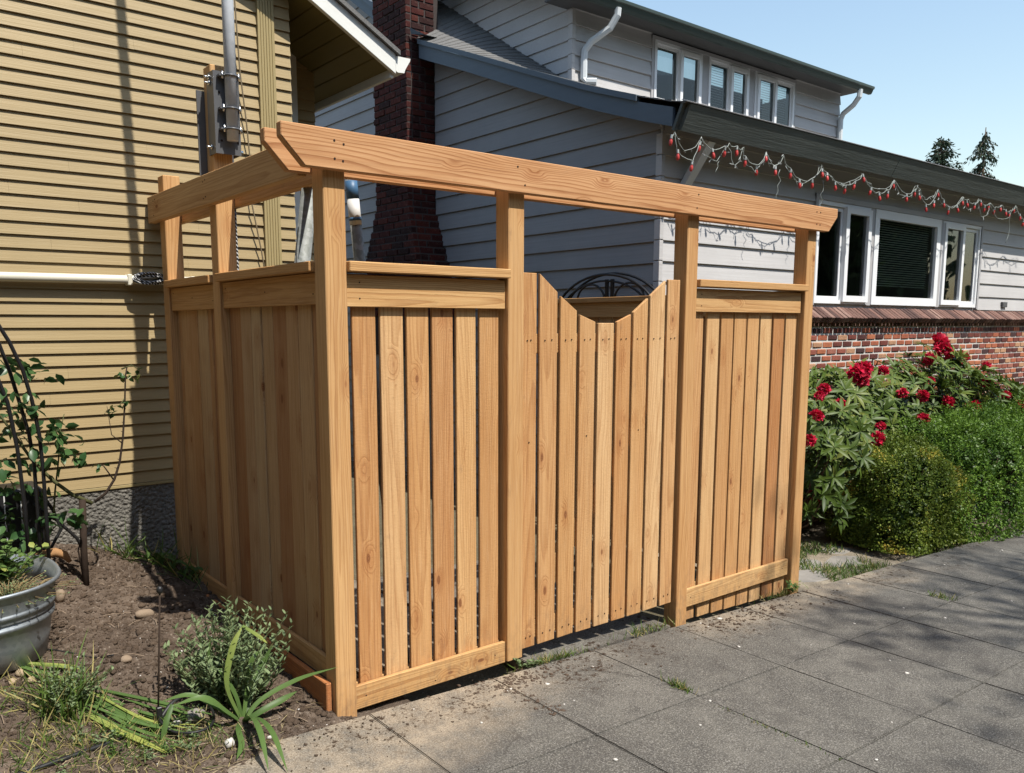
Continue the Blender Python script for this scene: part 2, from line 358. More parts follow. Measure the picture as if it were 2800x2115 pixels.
def concrete():
    N = NT('weathered_concrete'); p = N.pos(); xyz = N.n('SeparateXYZ', Vector=p); X, Y = xyz.outputs[0], xyz.outputs[1]
    r = N.rand()
    big = N.noise(p, 1.1, 5, .6); mid = N.noise(p, 6, 5, .65); gr = N.noise(p, 165, 3, .75); gr2 = N.vor(p, 240, out='Color'); g = N.n('SeparateColor', Color=gr2).outputs[0]
    c = N.mix(N.ramp(big, [(.3, 0), (.7, 1)]), (.082, .077, .067), (.142, .133, .115))
    c = N.mix(N.math('MULTIPLY', r, .12), c, (.125, .120, .110))
    c = N.mix(N.ramp(mid, [(.40, .6), (.60, 0)]), c, (.062, .058, .053))
    c = N.mix(N.ramp(gr, [(.32, .8), (.49, 0)]), c, (.040, .036, .031))
    c = N.mix(N.ramp(gr, [(.52, 0), (.68, .75)]), c, (.31, .295, .255))
    c = N.mix(N.ramp(g, [(.90, 0), (.97, .35)]), c, (.36, .34, .31))
    st = N.noise(N.scale(p, (.9, 1.3, 1)), 1, 6, .7, .6); c = N.mix(N.ramp(st, [(.52, 0), (.66, .5)]), c, (.055, .050, .046)); c = N.mix(N.ramp(st, [(.30, .45), (.42, 0)]), c, (.20, .187, .162))
    ck = N.vor(N.vec('ADD', N.scale(p, (.9, .9, 0)), N.scale(N.noise(p, 3, 4, .6, 0, 1), (.5, .5, 0))), 1, 'DISTANCE_TO_EDGE'); c = N.mix(N.math('MULTIPLY', N.ramp(ck, [(.0, 1), (.006, 0)]), N.ramp(big, [(.5, 0), (.6, .7)])), c, (.03, .027, .024))
    # sandy soil tracked over the slabs along the foot of the fence
    d = N.math('ADD', N.math('ADD', Y, N.math('MULTIPLY', N.math('MAXIMUM', N.math('SUBTRACT', .85, X), 0), .38)), N.math('MULTIPLY', N.noise(p, 4.5, 5, .65), .34))
    sand = N.ramp(N.math('ADD', d, .5), [(.28, 0), (.55, 1)])
    band = N.ramp(N.math('MULTIPLY', X, .1), [(.0, 1), (.085, 1), (.105, .15), (.19, .1), (.215, .9), (.40, .9), (.47, 0)])
    sand = N.math('MULTIPLY', N.math('MULTIPLY', sand, band), N.ramp(N.noise(p, 7.5, 6, .72), [(.34, .15), (.58, .9)]))
    c = N.mix(sand, c, N.mix(N.ramp(gr, [(.35, 0), (.65, 1)]), (.20, .158, .112), (.40, .335, .25)))
    # dark moss and soil crumbs
    ms = N.noise(p, 30, 5, .75); zone = N.math('MULTIPLY', N.ramp(N.math('ADD', Y, .5), [(.0, 0), (.25, 1)]), N.ramp(N.noise(p, 2.6, 2), [(.48, 0), (.58, 1)]))
    c = N.mix(N.math('MULTIPLY', N.ramp(ms, [(.53, 0), (.6, .95)]), zone), c, (.034, .020, .012))
    return N.out(c, .93, 0, N.bump(N.math('ADD', gr, N.math('MULTIPLY', mid, .6)), .75, .004), .15)
M['concrete'] = concrete()
def soil(name, a, b, speck=True, sc=1):
    N = NT(name); p = N.pos(); n = N.noise(p, 9*sc, 6, .7); f = N.noise(p, 90*sc, 4, .75); v = N.n('SeparateColor', Color=N.vor(p, 120*sc, out='Color')).outputs[0]; lg = N.noise(p, 2.2, 3)
    c = N.mix(N.ramp(n, [(.3, 0), (.7, 1)]), a, b); c = N.mix(N.ramp(f, [(.3, .7), (.52, 0)]), c, tuple(x*.38 for x in a))
    c = N.mix(N.ramp(lg, [(.5, 0), (.68, .3)]), c, tuple(x*1.4 for x in b))
    if speck: c = N.mix(N.ramp(v, [(.95, 0), (.985, .6)]), c, (.30, .25, .20))
    return N.out(c, .97, 0, N.bump(N.math('ADD', f, N.math('MULTIPLY', n, .8)), 1.0, .012), .1)
M['soil'] = soil('garden_soil', (.085, .061, .045), (.168, .128, .096)); M['ground'] = soil('ground_soil', (.10, .085, .055), (.16, .14, .09))
M['sandy'] = soil('sandy_soil', (.20, .165, .12), (.36, .31, .235)); M['clod'] = soil('soil_clod', (.092, .064, .045), (.165, .120, .086), False, 2)
def stone(name, a, b):
    N = NT(name); p = N.obj(); n = N.noise(p, 25, 5, .7); return N.out(N.mix(n, a, b), .85, 0, N.bump(n, .5, .004), .2)
M['stone'] = stone('brown_stone', (.16, .11, .075), (.36, .28, .20)); M['pebble'] = stone('pale_pebble', (.38, .36, .33), (.66, .63, .58)); M['flag'] = stone('flagstone', (.17, .155, .135), (.30, .28, .25))
def leafmat(name, a, b, c=None, rough=.45, trans=.25):
    N = NT(name); t = N.attr('tint'); st = [(0, a), (.7, b)] + ([(1, c)] if c else [])
    col = N.ramp(t, st); N.out(col, rough, 0, None, .22)
    if trans:
        tl = N.n('BsdfTranslucent', Color=col); mx = N.n('MixShader', Fac=trans); N.put(mx.inputs[1], N.b.outputs[0]); N.put(mx.inputs[2], tl.outputs[0]); N.t.links.new(mx.outputs[0], N.t.nodes['Material Output'].inputs[0])
    return N.m
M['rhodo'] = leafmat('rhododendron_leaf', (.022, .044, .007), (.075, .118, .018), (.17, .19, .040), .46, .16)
M['box_y'] = leafmat('boxwood_yellow', (.050, .090, .012), (.170, .215, .030), (.42, .32, .05), .45)
M['box_g'] = leafmat('boxwood_green', (.045, .098, .013), (.140, .240, .028), (.23, .33, .055), .45)
M['rose'] = leafmat('rose_leaf', (.030, .078, .028), (.075, .145, .045), (.20, .20, .06), .32)
M['sage'] = leafmat('sage_leaf', (.085, .125, .055), (.20, .26, .125), None, .6)
M['lily'] = leafmat('lily_blade', (.050, .095, .026), (.110, .18, .050), (.30, .33, .08), .42)
M['grass'] = leafmat('grass_blade', (.045, .090, .016), (.115, .175, .035), (.34, .29, .11), .5)
M['dry'] = leafmat('dry_stem', (.22, .16, .075), (.40, .33, .18), None, .7, .1)
M['conifer'] = leafmat('conifer_needle', (.010, .022, .012), (.028, .050, .026), None, .6, .1)
M['tree'] = leafmat('street_tree_leaf', (.020, .045, .012), (.055, .105, .025), None, .5)
M['petal'] = leafmat('red_petal', (.36, .008, .026), (.62, .016, .060), (.72, .06, .13), .55)
M['bark'] = stone('bark', (.055, .038, .028), (.12, .085, .06)); M['cane'] = stone('green_cane', (.045, .050, .020), (.12, .12, .05)); M['canedark'] = stone('brown_cane', (.022, .014, .010), (.05, .034, .024))
M['root'] = stone('split_root', (.20, .10, .045), (.42, .24, .11)); M['bulbroot'] = stone('pale_bulb', (.20, .13, .075), (.52, .42, .28))
def rope():
    N = NT('black_white_rope'); p = N.obj(); w = N.n('TexWave', Vector=p, Scale=34., Distortion=1.5); w.bands_direction = 'DIAGONAL'
    return N.out(N.ramp(w.outputs[1], [(.74, (.012, .012, .013)), (.8, (.62, .62, .62))], 'LINEAR'), .7)
M['rope'] = rope()
def shingle():
    N = NT('asphalt_shingle'); p = N.pos(); n = N.noise(p, 9, 4, .7); g = N.noise(p, 160, 3, .7); v = N.n('SeparateColor', Color=N.vor(N.scale(p, (5, 9, 0)), 1, out='Color')).outputs[0]
    c = N.mix(n, (.10, .10, .10), (.20, .195, .185)); c = N.mix(N.math('MULTIPLY', v, .5), c, (.085, .085, .085)); c = N.mix(N.ramp(g, [(.5, 0), (.7, .6)]), c, (.32, .31, .29))
    return N.out(c, .9, 0, N.bump(g, .5, .004), .2)
M['shingle'] = shingle()

# ================================================================== THE SETTING
SL = -.04                                             # the pavement falls towards +X
def gz(x): return SL*np.clip(x, -30, 40)
def soil_edge(x, y):                                  # >0 on the planted side
    return (y + .05 - (x - .06)*.32)*.9 - np.maximum(x - .05, 0)*2.2
def soil_h(x, y):
    x = np.asarray(x, float); y = np.asarray(y, float)
    xc = np.clip(-x, 0, 1.3); yc = np.clip(y, 0, 2.1)
    h = .012 + .09*yc + xc*(.085 + .05*yc*yc)
    e = soil_edge(x, y)
    s = sstep(-.10, .22, e)
    rough = fbm(x*3.1, y*3.1, 1.7, 4)*.085 + fbm(x*17, y*17, 5.1, 4)*.050 + np.abs(fbm(x*38, y*38, 2.2, 3))*.040
    ridge = .05*np.exp(-((y - .9 - .35*x)**2)/.10)*np.exp(-((x + .55)**2)/.15)
    return gz(x)*(1 - s) + s*(h + ridge) + (rough*(.25 + .75*s)) - .035*(1 - s)
# one sheet reaching the horizon, following the fall of the pavement
xs = np.concatenate([np.linspace(-400, -30, 12), np.linspace(-25, 40, 40), np.linspace(60, 420, 12)]); ys = np.concatenate([np.linspace(-400, -30, 12), np.linspace(-25, 40, 34), np.linspace(60, 420, 12)])
gx, gy = np.meshgrid(xs, ys); gzv = gz(gx) - .075
V = np.stack([gx, gy, gzv], -1).reshape(-1, 3); nx = len(xs); ii = np.arange(len(ys) - 1)[:, None]*nx + np.arange(nx - 1)[None]
Q = np.stack([ii, ii + 1, ii + nx + 1, ii + nx], -1).reshape(-1, 4)
tag(np_mesh('ground', V, Q, M['ground'], smooth=True), 'bare earth around and behind the fence', None, None, 'structure')
# garden soil, dug over
xs = np.linspace(-2.6, .35, 270); ys = np.linspace(-1.0, 2.06, 280); gx, gy = np.meshgrid(xs, ys)
V = np.stack([gx, gy, soil_h(gx, gy)], -1).reshape(-1, 3); nx = len(xs); ii = np.arange(len(ys) - 1)[:, None]*nx + np.arange(nx - 1)[None]
Q = np.stack([ii, ii + 1, ii + nx + 1, ii + nx], -1).reshape(-1, 4)
tag(np_mesh('garden_bed', V, Q, M['soil'], smooth=True), 'brown dug over soil beside the mustard house', None, None, 'structure')
# pavement of scored slabs
side = empty('pavement', (0, 0, -.06)); tag(side, 'weathered grey pavement of square concrete slabs', None, None, 'structure')
XJ = [-1.75, -1.13, -.51, .11, .735, 1.36, 1.98, 2.59, 3.20, 3.80, 4.42, 5.04, 5.66, 6.28, 6.9, 7.52, 8.14, 8.76]; YJ = [-.055, -.705, -1.355, -2.0, -2.65, -3.3]
def slab(name, x0, x1, y0, y1, mat, parent, g=.0010, top=0., th=.07, bv=.0038):
    x0 += g; x1 -= g; y0 += g; y1 -= g
    t = [random.uniform(-.0025, .0025) for _ in range(4)]
    vs = [(x0, y0, SL*x0 + top + t[0]), (x1, y0, SL*x1 + top + t[1]), (x1, y1, SL*x1 + top + t[2]), (x0, y1, SL*x0 + top + t[3])]
    vs += [(x, y, z - th) for x, y, z in vs]
    o = pyd(name, vs, [(0, 1, 2, 3), (7, 6, 5, 4), (0, 4, 5, 1), (1, 5, 6, 2), (2, 6, 7, 3), (3, 7, 4, 0)], mat, parent); bev(o.data, bv, 2); return o
for i in range(len(XJ) - 1):
    for j in range(len(YJ) - 1): slab('slab', XJ[i], XJ[i + 1], YJ[j + 1], YJ[j], M['concrete'], side)
slab('slab', .99, 1.98, -.03, 1.6, M['concrete'], side, top=.0)
slab('slab', .30, .985, .35, 2.0, M['concrete'], side, top=-.01)
# stepping stones in the verge right of the fence
for k, (x, y, a, b) in enumerate([(3.72, .23, .20, .13), (4.02, .42, .17, .12), (4.35, .30, .2, .12), (3.62, .52, .16, .11), (4.62, .52, .15, .1)]):
    pts = [(x + a*math.cos(t)*random.uniform(.85, 1.1), y + b*math.sin(t)*random.uniform(.85, 1.1)) for t in np.linspace(0, 2*math.pi, 11)[:-1]]
    z = SL*x - .052; a *= .8; b *= .8
    vs = [(p[0], p[1], z + random.uniform(-.002, .004)) for p in pts] + [(p[0], p[1], z - .05) for p in pts]; n = len(pts)
    o = pyd('stepping_stone', vs, [tuple(range(n))] + [(i, (i + 1) % n, n + (i + 1) % n, n + i) for i in range(n)], M['flag']); bev(o.data, .006)
    tag(o, ['flat stepping stone nearest the foot of the right fence post', 'broad flat stepping stone in the middle of the grass verge', 'flat stepping stone close to the hedge bottom', 'flat stepping stone behind the right fence post', 'small stepping stone deep in the grass under the hedge'][k], 'stone', 'stepping stones in the grass verge')

# ================================================================== MUSTARD HOUSE (left)
YW = 2.045
hy = empty('mustard_house', (-1, YW, .2), 'mustard yellow house with narrow lap siding, fluted trim and white gable edge', 'house')
box('foundation', -4.0, .835, YW - .012, YW + .2, -.3, .648, M['stucco'], hy, 0)
box('wall', -4.0, .83, YW + .006, YW + .2, .648, 5.5, M['yellow'], hy, 0)
RK = .545
def rake_z(x): return 3.406 + RK*(.908 - x)            # lower edge of the gable board
def lap_x(name, x0, x1, z0, h, mat, parent, y=YW, t=.0205, over=.02, tb=.004):
    return prism(name, [(y - t, z0), (y + .004, z0), (y + .004, z0 + h + over), (y - tb, z0 + h + over)], 'x', x0, x1, mat, parent)
PI_Y = .0667
z = .648; k = 0
while z < 5.0:
    xr = .838 if z + .1 < rake_z(.84) + .3 else .908 - (z - 3.406 - .25)/RK
    xl = -3.2
    cuts = [xl]; c = xl + random.uniform(.2, 2.2)
    while c < xr - .35: cuts.append(c); c += random.uniform(1.3, 3.0)
    cuts.append(xr)
    for a, b in zip(cuts[:-1], cuts[1:]):
        lap_x('siding_board', a + .0003, b - .0003, z + random.uniform(-.001, .001), PI_Y, M['yellow'], hy)
    z += PI_Y; k += 1
box('water_table', -4.0, .84, YW - .020, YW + .004, .628, .646, M['yellow_trim'], hy)
# fluted vertical trim board
pr = []; x = .632; n = 6; wdt = .100; y0 = YW - .036
for i in range(n):
    a = x + wdt*i/n; b = x + wdt*(i + 1)/n; pr += [(a + .001, y0), (b - .0045, y0)] + ([(b - .003, y0 + .005), (b - .0005, y0 + .005)] if i < n - 1 else [])
pr += [(x + wdt, y0), (x + wdt, YW - .002), (x, YW - .002), (x, y0)]
pr2 = [pr[0]]
for q in pr[1:]:
    if abs(q[0] - pr2[-1][0]) + abs(q[1] - pr2[-1][1]) > 1e-5: pr2.append(q)
pr2 = [(x, y0)] + pr2[1:-1]
prism('fluted_trim', pr2, 'z', .66, 3.62, M['yellow_trim'], hy)
# recessed bay behind, beyond the corner
Y2 = 2.62; X2 = 1.275
box('bay_wall', .80, X2 - .02, Y2 + .005, Y2 + .2, -.2, 3.75, M['yellow'], hy, 0)
box('side_wall', .60, .80, YW + .2, Y2 + .02, -.2, 3.9, M['yellow'], hy, 0)
z = .66
while z < 3.7:
    lap_x('siding_board', .80, X2, z, PI_Y*1.02, M['yellow'], hy, Y2); z += PI_Y*1.02
wn = box('window_casing', 1.075, 1.135, Y2 - .045, Y2 - .014, 1.3, 3.325, M['white'], hy)
box('casing_cap', 1.06, 1.15, Y2 - .05, Y2 - .014, 3.325, 3.345, M['white'], hy)
# gable roof edge: white barge board, tongue-and-groove soffit, shingle edge, gutter end
xa, xb = -2.6, 1.48
bz = lambda x: 3.095 + RK*(1.48 - x)
ob = prism('barge_board', [(xa, bz(xa)), (xb, bz(xb)), (xb, bz(xb) + .118), (xa, bz(xa) + .118)], 'y', 1.88, 1.91, M['white'], hy, .002)
nb = 15
for i in range(nb):                                   # soffit boards run front to back
    a = 1.452 - i*.1005; b = a - .0975
    prism('soffit_board', [(a, bz(a) + .012), (b, bz(b) + .012), (b, bz(b) + .03), (a, bz(a) + .03)], 'y', 1.912, 5.2, M['soffit'], hy, .003)
prism('roof', [(xa, bz(xa) + .035), (xb - .02, bz(xb - .02) + .035), (xb - .02, bz(xb) + .12), (xa, bz(xa) + .12)], 'y', 1.913, 5.2, M['soffit'], hy)
prism('shingles', [(xa, bz(xa) + .121), (1.50, bz(1.5) + .121), (1.50, bz(1.5) + .150), (xa, bz(xa) + .15)], 'y', 1.855, 5.2, M['shingle'], hy)
box('eave_fascia', 1.455, 1.481, 1.912, 5.2, 3.075, 3.20, M['white'], hy)
gp = [(1.483, 3.205), (1.483, 3.115), (1.50, 3.108), (1.545, 3.112), (1.553, 3.135), (1.572, 3.165), (1.588, 3.19), (1.592, 3.207), (1.582, 3.207), (1.575, 3.19), (1.545, 3.155), (1.54, 3.12), (1.495, 3.118), (1.49, 3.205)]
gt = prism('gutter', gp, 'y', 1.895, 5.2, M['white'], hy)
prism('gutter_end', gp[:8], 'y', 1.885, 1.8945, M['white'], gt)
box('house_body', -6.4, .60, YW + .21, 12, -.3, 3.3, M['yellow'], hy, 0); box('house_body', .60, .86, Y2 + .21, 12, -.3, 3.3, M['yellow'], hy, 0)
prism('roof', [(-2.6, 5.36), (-6.9, 5.36 - 4.3*RK), (-6.9, 5.36 - 4.3*RK + .14), (-2.6, 5.50)], 'y', 1.88, 12, M['shingle'], hy)
prism('roof', [(xa, bz(xa) + .035), (xb - .02, bz(xb - .02) + .035), (xb - .02, bz(xb) + .15), (xa, bz(xa) + .15)], 'y', 5.201, 12, M['shingle'], hy)
# conduit along the wall, with its strap
pipe = tube('conduit', [(-3.0, YW - .052, 1.752), (-.05, YW - .052, 1.772), (.30, YW - .052, 1.775)], .0235, M['conduit'], hy, 16)
for x in (-.88, -.16, .18): box('conduit_strap', x - .012, x + .012, YW - .079, YW - .005, 1.74, 1.80, M['conduit'], pipe, .004)
# thin cable down the wall
tag(tube('cable', [(.49, YW - .05, 3.9), (.494, YW - .05, 3.35), (.509, YW - .05, 2.96), (.535, YW - .05, 2.70), (.548, YW - .05, 2.5), (.55, YW - .05, 2.23), (.60, YW - .05, 1.95), (.66, YW - .05, 1.5)], .0042, M['cable'], None, 6), 'thin tan cable running down the mustard siding beside the pole', 'cable')

# ================================================================== GREY HOUSE (right, behind)
XG, YG, XR = 3.69, 1.60, 3.474
hg = empty('grey_house', (XG, YG, -.2), 'grey house with wide lap siding, brick base, dormer and dark eaves', 'house')
# rake / roof profile along Y
RT = [(1.215, 3.10), (1.63, 3.225), (2.225, 3.430), (2.667, 3.605), (3.05, 3.756), (3.37, 3.885), (3.92, 4.105), (4.53, 4.340), (4.70, 4.408), (5.18, 4.735), (5.57, 5.0), (7.4, 6.25)]
JN = [(3.05, 3.725), (3.37, 3.93), (3.92, 4.272), (4.53, 4.662), (4.72, 4.785), (5.18, 5.07), (5.57, 5.32), (7.4, 6.49)]
def interp(P, y): return float(np.interp(y, [p[0] for p in P], [p[1] for p in P]))
def rb(y): return interp(RT, y + .04) - .185           # underside of the rake board
def lap_y(name, y0, y1, z0, h, mat, parent, x=XG, t=.026, over=.03):
    return prism(name, [(x - t, z0), (x + .004, z0), (x + .004, z0 + h + over), (x - .005, z0 + h + over)], 'y', y0, y1, mat, parent)
# side wall
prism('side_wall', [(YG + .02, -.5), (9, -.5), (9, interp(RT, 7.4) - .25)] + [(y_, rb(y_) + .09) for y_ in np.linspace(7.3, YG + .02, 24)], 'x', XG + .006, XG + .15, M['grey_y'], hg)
PG = .1675; z = 2.345 - 16*PG
while z < 5.4:
    ya = YG - .024
    if z + .03 > rb(YG):                              # clipped by the sloping rake
        ys_ = [q for q in np.linspace(YG, 7.4, 160) if rb(q) + .13 > z + PG + .03]
        ya = ys_[0] if ys_ else 9
    for a, b in ((ya, 4.66), (max(ya, 5.40), 8.6)):
        if b - a > .1:
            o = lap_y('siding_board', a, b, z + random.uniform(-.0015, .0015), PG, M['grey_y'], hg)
            if a > YG:                                # sloping cut along the rake: the lower edge runs on to the rake
                lo = min(v.co.y for v in o.data.vertices); zl = min(v.co.z for v in o.data.vertices)
                for v in o.data.vertices:
                    if v.co.y < lo + .001 and v.co.z < zl + .001: v.co.y -= min((PG + .03)/.385, a - (YG - .024))
    z += PG
# rake board, its trim strip and soffit
def strip_y(name, f0, f1, y0, y1, x0, x1, mat, parent, n=22):
    ys_ = np.linspace(y0, y1, n); vs = []
    for y in ys_: vs += [(x0, y, f0(y)), (x1, y, f0(y)), (x1, y, f1(y)), (x0, y, f1(y))]
    fs = [(0, 1, 2, 3), tuple(4*(n - 1) + q for q in (3, 2, 1, 0))]
    for i in range(n - 1):
        for q in range(4): fs.append((4*i + q, 4*i + (q + 1) % 4, 4*i + 4 + (q + 1) % 4, 4*i + 4 + q))
    return pyd(name, vs, fs, mat, parent)
strip_y('rake_board', lambda y: rb(y), lambda y: rb(y) + .135, 1.32, 4.655, XR, XR + .03, M['rake'], hg)
strip_y('rake_trim', lambda y: rb(y) + .136, lambda y: rb(y) + .182, 1.66, 4.655, XR - .022, XR + .03, M['rake'], hg)
strip_y('rake_board', lambda y: rb(y), lambda y: rb(y) + .12, 5.40, 7.4, XR, XR + .03, M['rake'], hg)
strip_y('rake_trim', lambda y: rb(y) + .121, lambda y: rb(y) + .182, 5.40, 7.4, XR - .03, XR + .03, M['rake'], hg)
strip_y('rake_soffit', lambda y: rb(y) + .10, lambda y: rb(y) + .115, 1.34, 4.655, XR + .031, XG + .1, M['dark_soffit'], hg)
prism('rake_end_cut', [(1.302, 2.925), (1.322, 2.935), (1.236, 3.118), (1.216, 3.108)], 'x', XR - .004, XR + .034, M['fascia'], hg)
# front fascia, tilted square to the roof, in three lengths
for a, b in ((XR + .035, 6.6), (6.603, 9.75), (9.753, 13.2)):
    prism('fascia', [(1.268, 2.922), (1.300, 2.937), (1.214, 3.112), (1.182, 3.097)], 'x', a, b, M['fascia'], hg, .002)
prism('drip_edge', [(1.175, 3.100), (1.225, 3.122), (1.223, 3.127), (1.172, 3.106)], 'x', XR - .02, 13.2, M['grey_trim'], hg)
prism('eave_soffit', [(1.301, 2.99), (1.301, 3.005), (YG + .05, 3.105), (YG + .05, 3.09)], 'x', XR + .036, 13.2, M['dark_soffit'], hg)
# roof courses: front slope, then the warped slope climbing to the dormer cheek
parts = []
def course(ya, yb, xs_, zf, t=.010):
    vs = []; n = len(xs_)
    for x in xs_:
        za, zb = zf(x, ya), zf(x, yb)
        vs += [(x, ya, za + t), (x, yb, zb + .001), (x, ya, za - .004)]
    fs = []
    for i in range(n - 1): a = 3*i; fs += [(a, a + 3, a + 4, a + 1), (a + 2, a + 5, a + 3, a)]
    fs += [(0, 1, 2), (3*n - 3, 3*n - 1, 3*n - 2)]
    parts.append((vs, fs))
y = 1.20
while y < 3.06: course(y, y + .135, [XR - .012, 6, 9, 13.2], lambda x, yy: interp(RT, yy)); y += .125
XD, YD = 4.10, 3.05
def zw(x, yy):
    t = min(1, max(0, (x - XR)/(XD - XR))); return interp(RT, yy)*(1 - t) + interp(JN, yy)*t if yy > 3.05 else interp(RT, yy)
y = 3.05
while y < 7.2: course(y, y + .095, [XR - .012] + list(np.linspace(XR + .05, XD + .02, 7)), zw); y += .088
y = 3.05
while y < 3.75: course(y, y + .095, [8.66, 9.1, 9.55], lambda x, yy: interp(JN, yy)); y += .088
ro = multi('roof_shingles', parts, M['shingle'], hg); ro['kind'] = 'stuff'
# chimney
ch = empty('chimney', (3.5, 5.03, 1.5), None, None, None, hg)
CX0, CY0, CY1 = 3.347, 4.694, 5.362
def flare(z): return 0 if z > 2.74 else min(.42, (2.74 - z)*.44)
ca = []
for z0 in np.arange(1.2, 5.3, .0705):
    f_ = flare(z0); ca.append(boxg(CX0 + .008 - f_*.25, XG + .05, CY0 - f_*.95 + .008, CY1 + f_*.6 - .008, z0, z0 + .0705))
multi('chimney_core', ca, M['mortar_dark'], ch)
def brick_mesh(name, lx, ly, lz, mat, bv=.004):
    me = bpy.data.meshes.new(name); me.from_pydata([(x, y, z) for x in (-lx/2, lx/2) for y in (-ly/2, ly/2) for z in (-lz/2, lz/2)], [], BOXF)
    bm_ = bmesh.new(); bm_.from_mesh(me); bmesh.ops.recalc_face_normals(bm_, faces=bm_.faces); bmesh.ops.bevel(bm_, geom=bm_.edges[:], offset=bv, segments=1, affect='EDGES'); bm_.to_mesh(me); bm_.free(); me.materials.append(mat); return me
cb = {}
def cbrick(x0, x1, y0, y1, z0, z1):
    key = (round(x1 - x0, 2), round(y1 - y0, 2))
    if key not in cb: cb[key] = brick_mesh('chimney_brick', max(key[0], .02), max(key[1], .02), .058, M['chimney_brick'])
    o = bpy.data.objects.new('brick', cb[key]); COL.objects.link(o); o.parent = ch; o.location = Vector(((x0 + x1)/2, (y0 + y1)/2, (z0 + z1)/2)) - wpos(ch); return o
k = 0; nbk = 0
for z0 in np.arange(1.62, 5.2, .0705):
    f_ = flare(z0); y0, y1, x0 = CY0 - f_*.95, CY1 + f_*.6, CX0 - f_*.25
    a = y0 - (.105 if k % 2 else 0)
    while a < y1 - .02:                               # face towards the mustard house
        b = min(a + .212, y1); aa = max(a, y0)
        if b - aa > .04: cbrick(x0 - random.uniform(0, .006), x0 + .06, aa + .005, b - .005, z0, z0 + .06); nbk += 1
        a += .222
    a = x0 + .062
    first = .16 if k % 2 else .09
    while a < XG - .02:                               # narrow face
        b = min(a + first, XG); cbrick(a + .006, b - .004, y0 - random.uniform(0, .006), y0 + .06, z0, z0 + .06); a += first + .01; first = .2
    k += 1
# flashing at the roof
pyd('flashing', [(CX0 + .05, CY0 - .02, 4.44), (XG + .1, CY0 - .03, 4.50), (XG + .12, CY0 - .16, 4.415), (XR - .03, CY0 - .20, 4.40), (CX0 + .03, CY0 - .02, 4.50)], [(0, 1, 2, 3), (0, 3, 4)], M['rake'], ch)
# front wall: backing with a window opening
def backing(name, x0, x1, z0, z1, wx0, wx1, wz0, wz1, y, mat, d=.025):
    multi(name, [boxg(x0, wx0, y, y + d, z0, z1), boxg(wx1, x1, y, y + d, z0, z1), boxg(wx0, wx1, y, y + d, z0, wz0), boxg(wx0, wx1, y, y + d, wz1, z1)], mat, hg)
WX0, WX1, WZ0, WZ1 = 5.875, 9.455, 1.722, 2.690
backing('front_wall', XG + .008, 13.2, -.6, 3.2, WX0 + .02, WX1 - .02, WZ0 + .01, WZ1 - .01, YG + .006, M['grey_x'])
box('room', 4.2, 12.5, 2.9, 3.0, -.3, 3.6, M['inner'], hg, 0)
PF = .1600; z = 2.345 - 4*PF
while z < 3.0:
    for a, b in ((XG - .024, 5.83), (9.50, 13.2)):
        if z > 2.345 + 2*PF or z < 1.6: a0, b0 = (XG - .024, 13.2) if a < 5 else (0, 0)
        else: a0, b0 = a, b
        if b0 > a0: prism('siding_board', [(YG - .026, z), (YG + .004, z), (YG + .004, z + PF + .03), (YG - .005, z + PF + .03)], 'x', a0, b0, M['grey_x'], hg)
    z += PF
for zc in np.arange(2.345 - 4*PF, 2.9, PF): box('corner_cap', XG - .031, XG + .012, YG - .031, YG + .03, zc + .004, zc + PF - .004, M['grey_x'], hg, .002)
def pane_set(parent, x0, x1, z0, z1, y, fr=.045, mat=M['vinyl'], depth=.06):
    o = multi('frame', [boxg(x0, x0 + fr, y - depth*.5, y + .03, z0, z1), boxg(x1 - fr, x1, y - depth*.5, y + .03, z0, z1), boxg(x0 + fr, x1 - fr, y - depth*.5, y + .03, z1 - fr, z1), boxg(x0 + fr, x1 - fr, y - depth*.5, y + .03, z0, z0 + fr)], mat, parent)
    pyd('pane', [(x0 + fr*.8, y, z0 + fr*.8), (x1 - fr*.8, y, z0 + fr*.8), (x1 - fr*.8, y, z1 - fr*.8), (x0 + fr*.8, y, z1 - fr*.8)], [(0, 1, 2, 3)], M['glass'], parent)
    return o
def blinds(parent, x0, x1, z0, z1, y, mat, dz=.024):
    ps = []; z = z0
    while z < z1: ps.append(([(x0, y - .012, z), (x1, y - .012, z), (x1, y + .008, z + .014), (x0, y + .008, z + .014)], [(0, 1, 2, 3)])); z += dz
    o = multi('blind_slats', ps, mat, parent); o['kind'] = 'stuff'; return o
YF = YG + .004
wa = empty('window', (6.35, YF, WZ0), None, None, None, hg)
pane_set(wa, WX0 + .01, 6.852, WZ0 + .01, WZ1 - .005, YF, .035)
pane_set(wa, WX0 + .045, 6.36, WZ0 + .046, WZ1 - .045, YF + .02, .035); pane_set(wa, 6.362, 6.845, WZ0 + .03, WZ1 - .03, YF - .022, .060)
wb = empty('window', (7.65, YF, WZ0), None, None, None, hg)
pane_set(wb, 6.935, 8.385, WZ0 + .01, WZ1 - .005, YF - .01, .085); blinds(wb, 7.02, 8.29, 1.93, 2.62, YF + .055, M['blind'])
wc = empty('window', (8.95, YF, WZ0), None, None, None, hg)
pane_set(wc, 8.46, 9.445, WZ0 + .01, WZ1 - .005, YF, .035); pane_set(wc, 8.475, 8.985, WZ0 + .03, WZ1 - .03, YF - .022, .055); pane_set(wc, 8.98, 9.41, WZ0 + .046, WZ1 - .045, YF + .02, .035)
for a, b in ((6.854, 6.933), (8.387, 8.458)): box('mullion', a, b, YG - .028, YG + .03, WZ0, WZ1, M['grey_trim'], hg, .002)
for a in (WX0 - .045, WX1 + .002): box('casing', a, a + .045, YG - .034, YG + .03, WZ0 - .01, WZ1 + .05, M['grey_trim'], hg, .002)
box('head_casing', WX0 - .045, WX1 + .045, YG - .036, YG + .03, WZ1, WZ1 + .05, M['grey_trim'], hg, .002)
